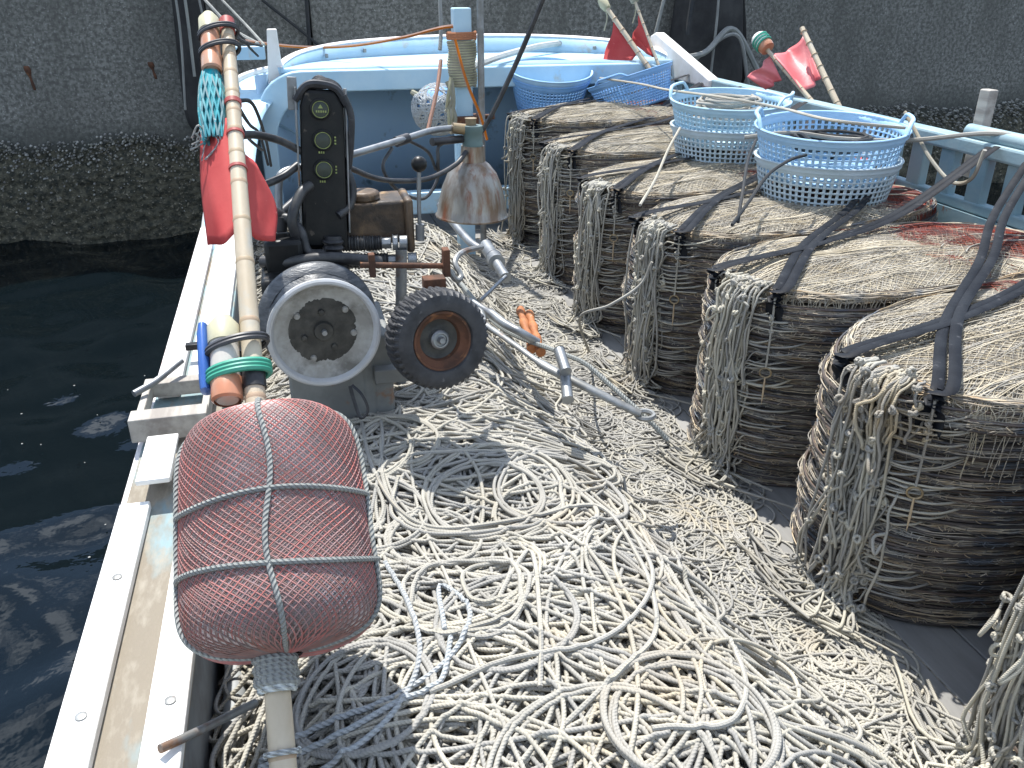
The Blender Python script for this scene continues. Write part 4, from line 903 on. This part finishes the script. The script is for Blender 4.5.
mb = MB(); t = np.linspace(1.7, 2.7, 8); V = [[(.0318*math.cos(a), .0318*math.sin(a), z) for a in t] for z in (.07, .11)]; mb.grid(V, X=X_); mb.build('sticker', 'blue_plastic', o)
mb = MB(); q = np.linspace(0, 2*PI, 40)[:-1]
for z in (.055, .064, .073): mb.tubes(np.column_stack([  .027+.063*np.cos(q), .036*np.sin(q), z+.006*np.cos(q)]), .007, 6, closed=True, X=X_)
mb.build('tape', 'tape_green', o)
mb = MB()
for z in (.125, .133): mb.tubes(np.column_stack([.027+.064*np.cos(q), .037*np.sin(q), z+.012*np.cos(q)]), .0055, 6, closed=True, X=X_)
mb.build('tape', 'tape_black', o)
mb = MB(); mb.lathe([(0, 0), (.02, .004), (.024, .03), (.024, .14), (.018, .165), (0, .17)], X=frame(pole_pt(1.92)+np.array((-.10, .02, .0)), PD)@Matrix.Scale(.55, 4, (1, 0, 0)), k=20); mb.build('blue_cover', 'blue_plastic', o)
o, X_ = flasher(3.60, (-.045, 0, .0), 'orange marker light with pale yellow cap at the pole tip', 'amber', 'yellow', 'amber', L_=.15, R_=.024)
mb = MB(); V = [[(.0246*math.cos(a), .0246*math.sin(a), z) for a in np.linspace(1.3, 2.0, 6)] for z in (.09, .125)]; mb.grid(V, X=X_); mb.build('sticker', 'blue_plastic', o)
mb = MB()
for z in (.068, .076, .130, .138): mb.tubes(np.column_stack([.022+.05*np.cos(q), .029*np.sin(q), z+.012*np.cos(q)]), .0045, 6, closed=True, X=X_)
mb.build('tape', 'tape_black', o)
# teal net pouch below the tip light
mb = MB(); X_ = frame(pole_pt(3.16)+np.array((-.05, 0, -.012)), PD)@Matrix.Scale(.62, 4)
for fam in (1, -1):
    t = np.linspace(0, 1, 26); n = 16; a = np.arange(n)[:, None]*2*PI/n+fam*t*1.4; r_ = .046*(.55+.6*np.sin(np.clip(t*1.05+.1, 0, 1)*PI)**.6)+.004*np.sin(a*5)
    mb.tubes(np.stack([r_*np.cos(a), r_*np.sin(a)*.8, np.broadcast_to(t*.44-.03, a.shape)], -1), .0055, 5, X=X_)
np_ = mb.build('net_pouch', 'green_net', mk_)
mb = MB(); mb.lathe([(0, 0), (.028, .02), (.042, .1), (.042, .3), (.03, .38), (0, .4)], X=X_@Matrix.Scale(.85, 4, (0, 1, 0)), k=20); mb.build('filling', 'green_net', np_)
mb = MB()
for _ in range(14):
    p = pole_pt(3.2)+np.array((-.06+RS.normal(0, .014), RS.normal(0, .014), -.02)); mb.tubes(curve([p, p+RS.normal(0, .014, 3), p+RS.normal(0, .022, 3)+(-.012, -.01, -.035)], 8), .0025, 4)
mb.build('frayed_end', 'rope_white', np_)
# flag: vinyl hanging from the pole on both sides
def sheet(cols, name, mt, parent, th=.003, amp=.012, seed=1):
    'cols: list of edges (each a polyline) swept into one cloth'
    E = np.array([curve(c, 14) for c in cols]); V = np.array([curve(E[:, j], 18) for j in range(14)])
    uu, vv = np.meshgrid(np.linspace(0, 1, 18), np.linspace(0, 1, 14)); V[:, :, 1] += amp*np.sin(uu*9+vv*5+seed)*np.sin(uu*PI)
    mb = MB(); mb.grid(V); return mb.build(name, mt, parent, solid=th, ang=0)
sheet([[pole_pt(3.28)+(-.008, -.02, -.01), pole_pt(3.0)+(-.008, -.022, -.012), pole_pt(2.62)+(-.008, -.022, -.012)],
       [A(218, 119, 2.30), A(217, 180, 2.16), A(224, 243, 2.02)], [A(201, 118, 2.34), A(201, 182, 2.24), A(208, 245, 2.12)]], 'flag', 'flag', mk_, amp=.006)
sheet([[pole_pt(3.05)+(.008, 0, -.01), pole_pt(2.85)+(.008, 0, -.012), pole_pt(2.62)+(.008, 0, -.012)],
       [A(252, 160, 2.25), A(258, 200, 2.2), A(258, 240, 2.1)], [A(256, 164, 2.28), A(276, 206, 2.24), A(275, 241, 2.16)]], 'flag', 'flag', mk_, seed=3, amp=.006)
mb = MB()
for pts in ([A(236, 100, 2.45), A(254, 106, 3.4), A(266, 140, 4.6), A(271, 166, 4.8)], [A(236, 104, 2.45), A(250, 125, 3.6), A(260, 135, 4.6), A(268, 165, 4.8)], [A(238, 122, 2.4), A(250, 140, 3.6), A(262, 150, 4.6)]):
    mb.tubes(curve(pts, 24), .007, 6)
mb.tubes(curve([A(222, 28, 2.54), A(240, 36, 4.0), A(250, 48, 5.6), A(258, 56, 6.8)], 20), .008, 6); mb.tubes(curve([A(230, 32, 2.54), A(245, 42, 4.4), A(262, 46, 6.8)], 20), .008, 6)
mb.build('tie_cord', 'rope_dark', mk_)
# loose steel rod by the float
mb = MB(); mb.tubes(curve([AZ(160, 749, .53), AZ(205, 728, .5), AZ(255, 703, .44)], 10), .0085, 10); tag(place(mb.build('steel_rod', 'steel_dull'), AZ(255, 703, .44)), 'thin grey rod poking over the gunwale below the red float', 'rod')

# ------------------------------------------------------------------ red flags on the starboard bow
def flag_pole(base, tip, fl_poly, mt, label, r_=.018, bottle=None):
    t = empty('flag_pole', base, label, 'flag', 'red flags on the starboard bow'); b_, e = np.array(base), np.array(tip); d = (e-b_)/np.linalg.norm(e-b_)
    mb = MB(); mb.tubes(np.array([b_+(e-b_)*u for u in np.linspace(0, 1, 12)]), np.linspace(r_, r_*.8, 12), 12)
    for u in np.linspace(.1, .95, 7):
        c = b_+(e-b_)*u; mb.tubes(np.array([c-d*.006, c, c+d*.006]), np.array([r_*.9, r_*1.14, r_*.9]), 12, mi=1)
    mb.build('pole', ['bamboo', 'bamboo_node'], t)
    if fl_poly: sheet(fl_poly, 'flag', mt, t, seed=RS.randint(50), amp=.03)
    if bottle == 'knob':
        mb = MB(); X_ = frame(e, d); mb.lathe([(0, -.06), (.032, -.05), (.04, 0), (.03, .05), (0, .06)], X=X_, k=18); mb.tubes(curve([e, e+(.03, 0, -.1), e+(.01, 0, -.2)], 10), .006, 5); mb.build('tip_wrap', 'rope_wrap', t)
    if bottle == 'light':
        mb = MB(); X_ = frame(e+(0, -.02, .0)-d*.06, d); mb.lathe([(0, -.05), (.045, -.05), (.05, -.03), (.05, .0), (.05, .0)], X=X_, k=20, mi=0); mb.lathe([(.05, 0), (.052, .0), (.052, .06), (.04, .075), (0, .08)], X=X_, k=20, mi=1)
        an = np.linspace(0, 2*PI*3, 60); mb.tubes(np.column_stack([.053*np.cos(an), .053*np.sin(an), -.02+.07*an/an[-1]]), .008, 5, X=X_, mi=2); mb.build('marker_light', ['amber', 'white', 'tape_green'], t)
    return t
flag_pole(A(660, 84, 6.55), A(604, 4, 7.1), [[A(614, 20, 7.0), A(628, 38, 6.9), A(640, 52, 6.8)], [A(608, 46, 7.0), A(614, 58, 6.92), A(626, 64, 6.85)], [A(597, 77, 6.95), A(602, 76, 6.9), A(612, 72, 6.85)]], 'flag', 'pole with hanging red flag on the starboard bow, left of two', .022, 'knob')
flag_pole(A(664, 80, 6.5), A(633, -4, 6.95), [[A(639, 14, 6.9), A(647, 34, 6.8), A(656, 58, 6.65)], [A(636, 28, 6.92), A(642, 40, 6.85), A(650, 56, 6.7)], [A(631, 41, 6.95), A(637, 46, 6.9), A(645, 52, 6.8)]], 'flag', 'thin pole with red flag against the white bitt, right of two', .013, 'knob')
flag_pole(A(816, 106, 4.85), A(757, 38, 5.4), [[A(772, 54, 5.25), A(786, 70, 5.1), A(803, 92, 4.95)], [A(790, 50, 5.28), A(802, 66, 5.15), A(815, 84, 5.0)], [A(803, 36, 5.25), A(812, 56, 5.15), A(821, 78, 5.0)]], 'flag_pink', 'pole with green taped marker light and faded red flag behind the baskets', .015, 'light')
flag_pole(A(841, 112, 4.7), A(802, 28, 5.2), [[A(770, 56, 5.3), A(776, 68, 5.2), A(782, 80, 5.15)], [A(760, 66, 5.3), A(766, 74, 5.25), A(774, 84, 5.2)], [A(747, 77, 5.35), A(754, 82, 5.3), A(766, 90, 5.25)]], 'flag_pink', 'bare topped bamboo pole behind the nearest blue basket with a pink flag corner', .02)
mb = MB(); mb.lathe([(0, -.16), (.05, -.14), (.07, 0), (.05, .14), (0, .16)], X=frame((3.05, 4.05, .78), (0, 1, .2)), k=20); tag(place(mb.build('scrap_float', 'red_scrap'), (3.05, 4.05, .71)), 'small red float wedged between rail and pots behind the nearest basket', 'float')
mb = MB(); mb.lathe([(0, -.2), (.06, -.17), (.08, 0), (.06, .17), (0, .2)], X=frame((3.32, 3.05, .93), (0, 1, .1)), k=20); tag(place(mb.build('scrap_float', 'red_scrap'), (3.32, 3.05, .85)), 'red float hanging outside the rail at the right picture edge', 'float')

# ------------------------------------------------------------------ line hauler
HY = 2.5
hl = empty('line_hauler', (.05, 2.75, 0), 'hydraulic line hauler with white flanged wheel, tyre and black control panel', 'line hauler')
ax = np.array((.10, -1, .02)); ax /= np.linalg.norm(ax)
mb = MB(); mb.box((.08, 2.78, .36), (.34, .34, .66)); mb.box((.09, 2.72, .32), (.38, .36, .05)); mb.box((.17, 2.63, .42), (.04, .05, .4)); ped = mb.build('pedestal', 'pedestal', hl, smooth=False, bevel=.01)
mb = MB(); mb.tubes(curve([A(352, 385, 2.5), A(362, 395, 2.48), A(368, 410, 2.47), A(361, 418, 2.46), A(355, 404, 2.48), A(350, 386, 2.5)], 30), .007, 6, flat=.5); mb.build('rubber_loop', 'rubber', ped)
wc = A(325, 334, HY); WX = frame(wc, ax, (1, 0, 0)); WR = .174
mb = MB(); mb.lathe([(0, -.16), (WR+.012, -.16), (WR+.016, -.15), (WR+.012, -.13), (WR-.012, -.11)], X=WX, k=72); wh = mb.build('wheel', 'tread_tape', hl)
mb = MB(); mb.lathe([(WR-.012, -.112), (WR-.022, -.095), (WR-.034, -.075), (WR-.036, -.06), (WR-.028, -.035), (WR-.01, -.018)], X=WX, k=72, wob=lambda V: V+np.stack([np.zeros(V.shape[:2]), np.zeros(V.shape[:2]), .006*np.sin(np.arctan2(V[..., 1], V[..., 0])*7)*np.sin(np.arctan2(V[..., 1], V[..., 0])*3)], -1)); mb.build('groove', 'tread_tape', wh)
mb = MB(); mb.lathe([(WR-.006, -.022), (WR, -.012), (WR+.001, 0), (WR-.005, .005), (WR-.013, .004), (WR-.019, -.004), (WR-.021, -.014)], X=WX, k=72); mb.build('rim', 'wheel_white', wh)
mb = MB(); mb.lathe([(WR-.020, -.012), (WR-.038, -.026), (WR-.07, -.032), (.08, -.034), (0, -.034)], X=WX, k=72); mb.build('dish', 'wheel_dirty', wh)
n = 220; a = np.arange(n)*2*PI/n; rg = .104+.008*snoise(a*3, 5, 4)+.004*snoise(a*22, 6, 5)+.003*RS.rand(n)
mb = MB(); P = np.stack([rg*np.cos(a), rg*np.sin(a), np.full(n, -.0315)], -1); mb.add(np.vstack([P, [(0, 0, -.0295)]]), np.array([(i, (i+1) % n, n) for i in range(n)]), X=WX); mb.build('grease_patch', 'grease', wh, ang=0)
mb = MB(); mb.lathe([(0, -.018), (.028, -.018), (.030, -.021), (.032, -.032)], X=WX, k=24); mb.lathe([(.0, -.004), (.008, -.004), (.009, -.018), (.012, -.019)], X=WX, k=12, mi=1); mb.build('hub', ['grease', 'steel'], wh)
for j in range(7):
    a = j*2*PI/7+.7; rj = .062 if j % 2 else .095; mb = MB(); mb.lathe([(0, .007), (.008, .006), (.0105, .0), (.0105, -.004)], X=WX@Matrix.Translation((rj*math.cos(a), rj*math.sin(a), -.028)), k=12); mb.build('bolt', 'wheel_dirty' if rj > .09 else 'grease', wh)
# tyre
tcn = A(437, 338, 2.42); ax2 = np.array((.20, -1, .16)); ax2 /= np.linalg.norm(ax2); TX = frame(tcn, ax2, (1, 0, 0)); TR = .156
prof = [(.080, -.052), (.088, -.06), (.12, -.066), (TR-.012, -.06), (TR-.002, -.048), (TR, -.03), (TR+.002, 0), (TR, .03), (TR-.002, .046), (TR-.014, .056), (.12, .060), (.098, .057), (.092, .048), (.086, .044)]
def tread(V):
    an = np.arctan2(V[..., 1], V[..., 0]); r_ = np.hypot(V[..., 0], V[..., 1]); z = V[..., 2]
    g = np.where((r_ > TR-.008), np.where(np.sin(an*44+z*60*np.sign(z)) > -.25, .0, -.006), 0.); V = V.copy(); V[..., :2] *= ((r_+g)/np.maximum(r_, 1e-6))[..., None]; return V
ty = MB(); ty.lathe(prof, X=TX, k=264, wob=tread); tw = ty.build('tyre_wheel', 'rubber', hl, ang=30)
mb = MB(); mb.lathe([(.094, .049), (.092, .053), (.086, .052), (.080, .040), (.072, .034), (.066, .030), (.062, .012)], X=TX, k=48); rmm = mb.build('rim', 'rust', tw)
mb = MB(); mb.lathe([(.064, .013), (.05, .010), (.034, .012), (.0, .012)], X=TX, k=40); mb.build('disc', 'grease', tw)
mb = MB(); mb.lathe([(.031, .011), (.030, .030), (.024, .036), (.02, .036), (.018, .032), (0, .032)], X=TX, k=28); mb.lathe([(.012, .03), (.012, .046), (.009, .05), (0, .05)], X=TX, k=6, mi=0); mb.build('hub', 'steel', tw)
# tyre arm
mb = MB(); mb.cyl(A(360, 265, 2.62), A(448, 266, 2.6), .0095, 12); mb.box(A(372, 265, 2.62), (.02, .03, .075)); mb.box(A(446, 262, 2.6), (.022, .04, .09)); mb.box(A(434, 283, 2.55), (.07, .05, .04)); arm = mb.build('tyre_arm', 'rust', hl, bevel=.003)
mb = MB(); mb.tubes(curve([A(449, 270, 2.6), A(456, 280, 2.6), A(461, 276, 2.62), A(455, 262, 2.66), A(463, 252, 2.72), A(482, 247, 2.8)], 30), .0095, 8); mb.build('hook', 'steel_dull', arm)
mb = MB(); mb.box(A(392, 372, 2.6), (.12, .07, .05)); mb.build('bracket', 'pedestal', arm, bevel=.004); mb = MB(); mb.cyl(tcn-ax2*.12, tcn+ax2*.0, .02, 14); mb.build('axle', 'pedestal', arm, bevel=.004)
# control panel
PX = Matrix.Translation(tuple(A(325, 200, 2.86)))@Matrix.Rotation(.06, 4, 'Y')@Matrix.Rotation(-.10, 4, 'X')
cb = MB(); z0, z1 = -.16, .345
cb.prism([(-.078, 0, z0), (.072, 0, z0), (.070, 0, z1-.05), (.05, 0, z1), (-.05, 0, z1), (-.066, 0, z1-.05)], (0, .10, 0), X=PX); cp = cb.build('control_panel', 'black', hl, smooth=False, bevel=.012)
mb = MB(); mb.box((.078, .045, .12), (.006, .085, .46), X=PX); mb.box((-.079, .045, .12), (.006, .085, .46), X=PX); mb.box((-.088, .05, .33), (.03, .05, .1), X=PX); mb.build('side_plate', 'steel_dull', cp, bevel=.002)
mb = MB()
for q in range(7): mb.tubes(curve([PX@Vector((-.075+.01*q+RS.normal(0, .006), .01+.012*q, .31)), PX@Vector((-.045+.004*q, .004+.012*q, .352+RS.normal(0, .006))), PX@Vector((.0, .01*q, .362+RS.normal(0, .007))), PX@Vector((.05, .012*q, .35+RS.normal(0, .006))), PX@Vector((.078+RS.normal(0, .006), .012*q, .30+RS.normal(0, .01)))], 24), .012, 7)
mb.build('hood_tape', 'rubber', cp)
mb = MB(); mb.tubes(curve([PX@Vector((.07, -.004, .33)), PX@Vector((.092, .0, .27)), PX@Vector((.09, .01, .18)), PX@Vector((.082, .03, .10))], 24), .011, 8); mb.build('side_hose', 'rubber', cp)
for j, z in enumerate((.285, .19, .098)):
    GX_ = PX@frame((.0 if j else -.004, -.002, z), (0, -1, 0))@Matrix.Scale(.88, 4)
    mb = MB(); mb.lathe([(.038, 0), (.037, .012), (.033, .015), (.030, .014)], X=GX_, k=36); g = mb.build('gauge', 'black', cp)
    mb = MB(); mb.lathe([(.0302, .013), (.0292, .0162), (.028, .0162), (.0272, .013)], X=GX_, k=36); mb.build('ring', 'gauge_ring', g)
    mb = MB(); mb.lathe([(.028, .012), (.012, .0135), (0, .0138)], X=GX_, k=30); mb.build('dial', 'gauge', g)
    mb = MB()
    if j == 0: mb.prism([(-.009, .004, .0145), (.009, .004, .0145), (.0, .018, .0145)], (0, 0, .0015), X=GX_)
    for q in range(5 if j == 0 else 3):
        mb.box(((q-2)*.008+.002, (-.007 if j == 0 else -.043), .0145 if j == 0 else .001), (.005, .0075, .002), X=GX_)
    if j: 
        for q in range(3): mb.box((.045, (q-1)*.011, .001), (.006, .006, .002), X=GX_)
    mb.build('lettering', 'gauge_ring', g)
mb = MB(); mb.tubes(np.array([PX@Vector((.02+.004*math.sin(t*3), -.004, -.12-t*.0+0)) for t in [0]]+[PX@Vector((.02, -.01, -.14-.03*i)) for i in range(1, 8)]), np.array([.03, .03, .03, .029, .03, .029, .03, .028]), 14); mb.build('bellows', 'rubber', cp)
mb = MB(); zz_ = np.linspace(0, 1, 60); P = np.array([PX@Vector((.02, -.012, -.13-.2*u)) for u in zz_]); mb.tubes(P, .032+.004*np.sin(zz_*60), 14); mb.build('corrugated_sleeve', 'rubber', cp)
# stalk carrying the panel
mb = MB(); mb.box((.06, 2.94, .78), (.09, .07, .55)); mb.build('stalk', 'black', hl, smooth=False, bevel=.01)
# motor
mc = A(375, 222, 2.95)
mb = MB(); mb.box(mc+(0, .06, .0), (.22, .17, .15)); mb.lathe([(0, 0), (.05, 0), (.055, .01), (.055, .035), (0, .035)], X=Matrix.Translation(tuple(mc+(-.03, .03, .07))), k=24); mb.box(mc+(.115, .04, -.01), (.03, .19, .19)); mo = mb.build('motor', 'motor', hl, bevel=.012)
for dz, du in ((-.055, 0), (-.118, .03)):
    a_ = mc+np.array((-.13, -.05, dz)); e_ = mc+np.array((.10+du, -.075, dz-.004))
    mb = MB(); zz_ = np.linspace(0, 1, 50); mb.tubes(a_+(e_-a_)*zz_[:, None]*.62, .026+.0025*np.sin(zz_*90), 12); f = mb.build('hydraulic_hose', 'hose', mo)
    mb = MB(); d = e_-a_; mb.cyl(a_+d*.60, a_+d*.76, .021, 6); mb.cyl(a_+d*.78, a_+d*.86, .028, 6); mb.cyl(a_+d*.88, a_+d, .024, 14); mb.build('fitting', 'steel', f, bevel=.003)
mb = MB(); mb.box((.0, 2.75, .84), (.28, .2, .1)); mb.box((-.06, 2.8, .93), (.12, .12, .12)); mb.build('valve_block', 'black', hl, bevel=.015)
# hoses
for pts, r_, nm in (([A(303, 152, 2.9), A(275, 139, 2.88), A(245, 135, 2.8), A(228, 148, 2.72), A(224, 168, 2.68), A(232, 184, 2.68), A(252, 188, 2.75), A(280, 178, 2.85), A(298, 165, 2.9)], .0125, 'hose'),
                ([A(300, 245, 2.8), A(292, 220, 2.78), A(300, 195, 2.82), A(310, 185, 2.86)], .017, 'hose'), ([A(340, 155, 2.92), A(352, 185, 2.9), A(350, 205, 2.88), A(338, 216, 2.85)], .014, 'hose'),
                ([A(275, 250, 2.85), A(268, 235, 2.84), A(284, 218, 2.83), A(300, 230, 2.8), A(308, 252, 2.78), A(325, 254, 2.76)], .016, 'hose'), ([A(268, 255, 2.9), A(275, 222, 3.0), A(296, 200, 3.1), A(310, 190, 3.1)], .016, 'hose'),
                ([A(350, 168, 3.0), A(375, 178, 3.1), A(400, 181, 3.2), A(430, 178, 3.3), A(455, 165, 3.4), A(466, 152, 3.46)], .010, 'hose'), ([A(262, 262, 2.8), A(290, 262, 2.75), A(330, 258, 2.7), A(380, 262, 2.75)], .02, 'hose')):
    mb = MB(); mb.tubes(curve(pts, 44), r_, 10); mb.build(nm, 'hose', hl)
mb = MB(); mb.tubes(np.array([A(253, 200, 2.82), A(266, 210, 2.82), A(278, 216, 2.84), A(290, 222, 2.88)]), np.array([.014, .022, .024, .018]), 12); mb.cyl(A(278, 230, 2.84), A(279, 215, 2.84), .03, 12); mb.build('grip', 'rubber', hl)
lv = MB(); lv.tubes(curve([A(420, 236, 2.9), A(419, 205, 2.9), A(419, 172, 2.9)], 10), .0075, 10); lv.cyl(A(420, 240, 2.9), A(420, 224, 2.9), .016, 10); le = lv.build('lever', 'steel', hl)
kc = A(419, 164, 2.9); mb = MB(); mb.lathe([(max(.0, .027*math.sin(a)), -.027*math.cos(a)) for a in np.linspace(0, PI, 14)], X=Matrix.Translation(tuple(kc)), k=20); mb.build('knob', 'black', le)
# pinch brackets beside the stalk
mb = MB(); mb.cyl((.30, 2.85, .4), (.33, 2.86, .9), .02, 12); mb.build('support_leg', 'steel_dull', hl)

# line guide lying over the heap
lg = empty('line_guide', (1.0, 2.6, .3), 'steel line guide bars with silver rollers lying across the rope heap', 'line guide')
zg = .50
def Z_(u, v, z): return AZ(u, v, z)
mb = MB(); mb.tubes(curve([Z_(482, 322, .56), Z_(515, 345, .55), Z_(545, 366, .53), Z_(580, 384, .50), Z_(612, 400, .46), Z_(640, 414, .42)], 36), np.interp(np.linspace(0, 1, 36), [0, .35, .38, 1], [.012, .012, .019, .017]), 12, flat=.75, up=(0, 0, 1)); mb.build('bar', 'steel_dull', lg)
mb = MB(); q = np.linspace(0, 2*PI, 20)[:-1]; c = Z_(645, 415, .41); mb.tubes(np.stack([c[0]+.03*np.cos(q), c[1]+.03*np.sin(q), c[2]+0*q], -1), .009, 6, closed=True); mb.build('eye', 'steel_dull', lg)
mb = MB(); mb.tubes(curve([Z_(470, 300, .58), Z_(490, 313, .57), Z_(505, 324, .56), Z_(520, 332, .55), Z_(538, 342, .5)], 30), np.interp(np.linspace(0, 1, 30), [0, .2, .25, 1], [.011, .011, .018, .014]), 12); mb.build('bar', 'steel', lg)
mb = MB(); mb.cyl(Z_(559, 350, .60), Z_(566, 372, .56), .019, 18); mb.cyl(Z_(565, 376, .53), Z_(568, 400, .49), .019, 18); mb.build('roller', 'steel', lg, bevel=.002, label='bright silver cylinder roller')
mb = MB(); mb.tubes(curve([Z_(440, 205, .6), Z_(455, 225, .58), Z_(470, 242, .56), Z_(482, 250, .55)], 14), .02, 10); mb.build('bar', 'steel', lg)
mb = MB(); mb.cyl(Z_(486, 246, .57), Z_(496, 262, .56), .032, 16); mb.cyl(Z_(496, 262, .56), Z_(506, 278, .54), .023, 16); mb.cyl(Z_(494, 258, .56), Z_(497, 263, .56), .037, 16); mb.build('roller', 'steel', lg, bevel=.003)
mb = MB(); mb.cyl(Z_(506, 276, .55), Z_(480, 301, .53), .008, 10); mb.build('rod', 'steel', lg)
mb = MB(); mb.tubes(curve([(.22, 2.85, .50), Z_(470, 312, .58), Z_(484, 322, .56)], 12), .014, 10); mb.build('bar', 'steel_dull', lg)
for k_, (u0, v0, u1, v1) in enumerate(((520, 309, 532, 350), (529, 313, 541, 353))):
    a_, b_ = Z_(u0, v0, .50), Z_(u1, v1, .47); d = (b_-a_)
    prof_ = [(0, 0)]+[(.0165+.003*math.sin(t*21), t*np.linalg.norm(d)) for t in np.linspace(0.01, .99, 36)]+[(0, float(np.linalg.norm(d)))]
    mb = MB(); mb.lathe(prof_, X=frame(a_, d), k=16); mb.build('rusty_roller', 'rust_orange', lg, label='orange rusted roller, %s of the pair' % ('left' if k_ == 0 else 'right'))
mb = MB(); P = curve([A(460, 230, 3.6), A(500, 285, 3.05), A(560, 340, 2.75), A(640, 412, 2.42), A(668, 440, 2.35)], 40); P[:, 2] = np.minimum(P[:, 2], .50); tag(place(mb.tubes(P, .009, 7).build('guide_rope', 'lash'), P[-1]), 'grey rope stretched along the ridge of the heap beside the guide bars', 'rope')

# ------------------------------------------------------------------ deck lamp
lp = empty('deck_lamp', (.715, 3.5, .83), 'rusty bell shaped deck lamp on a curved steel arm', 'lamp')
LX = Matrix.Translation((.712, 3.5, .835))@Matrix.Rotation(.03, 4, 'Y')
mb = MB(); mb.lathe([(.152, .0), (.153, .006), (.147, .012), (.140, .05), (.125, .12), (.100, .18), (.07, .215), (.052, .228), (.048, .26), (.046, .29), (.0, .29)], X=LX, k=56); mb.build('shade', 'lamp', lp, solid=.003)
mb = MB(); mb.lathe([(0, .285), (.042, .285), (.043, .30), (.04, .305), (.04, .345), (.043, .35), (.040, .372), (0, .375)], X=LX, k=28); mb.build('socket', 'socket', lp, bevel=.002)
mb = MB(); mb.lathe([(0, .03), (.03, .04), (.05, .08), (.045, .12), (.025, .17), (.02, .2)], X=LX, k=24); mb.build('bulb', 'clear', lp)
AP = [A(279, 214, 2.92), A(279, 182, 2.95), A(284, 172, 2.97), A(306, 166, 3.02), A(343, 157, 3.1), A(401, 140, 3.3), A(430, 131, 3.42), A(452, 128, 3.5)]
mb = MB(); mb.tubes(curve(AP, 50), .0125, 12); am = mb.build('arm', 'steel', lp)
mb = MB(); mb.cyl(A(452, 128, 3.5), A(470, 130, 3.5), .022, 12); mb.cyl((.715, 3.5, 1.2), (.715, 3.5, 1.235), .022, 12); mb.build('joint', 'brass', am, bevel=.003)
mb = MB(); mb.cyl(A(396, 142, 3.3), A(408, 138, 3.33), .02, 12); mb.build('tape', 'tape_black', am); mb = MB(); mb.cyl(A(432, 142, 3.42), A(462, 139, 3.5), .016, 12); mb.build('tape', 'tape_black', am)
mb = MB(); mb.tubes(curve([A(462, 139, 3.5), A(440, 145, 3.44), A(438, 160, 3.42), A(437, 180, 3.42), A(425, 198, 3.35), A(405, 195, 3.25), A(390, 182, 3.2), A(383, 165, 3.2), A(392, 148, 3.26)], 50), .007, 7); mb.tubes(curve([A(408, 140, 3.33), A(428, 152, 3.4), A(436, 170, 3.42)], 20), .006, 6); mb.build('cable', 'hose', lp)
mb = MB(); mb.tubes(curve([A(545, -6, 3.4), A(522, 50, 3.45), A(500, 98, 3.48), A(484, 128, 3.5), A(474, 140, 3.5)], 40), .0105, 8); mb.build('cable', 'hose', lp)
for o in bpy.data.objects:
    if o.type == 'MESH' and o.name.startswith('rope_pile'): pass
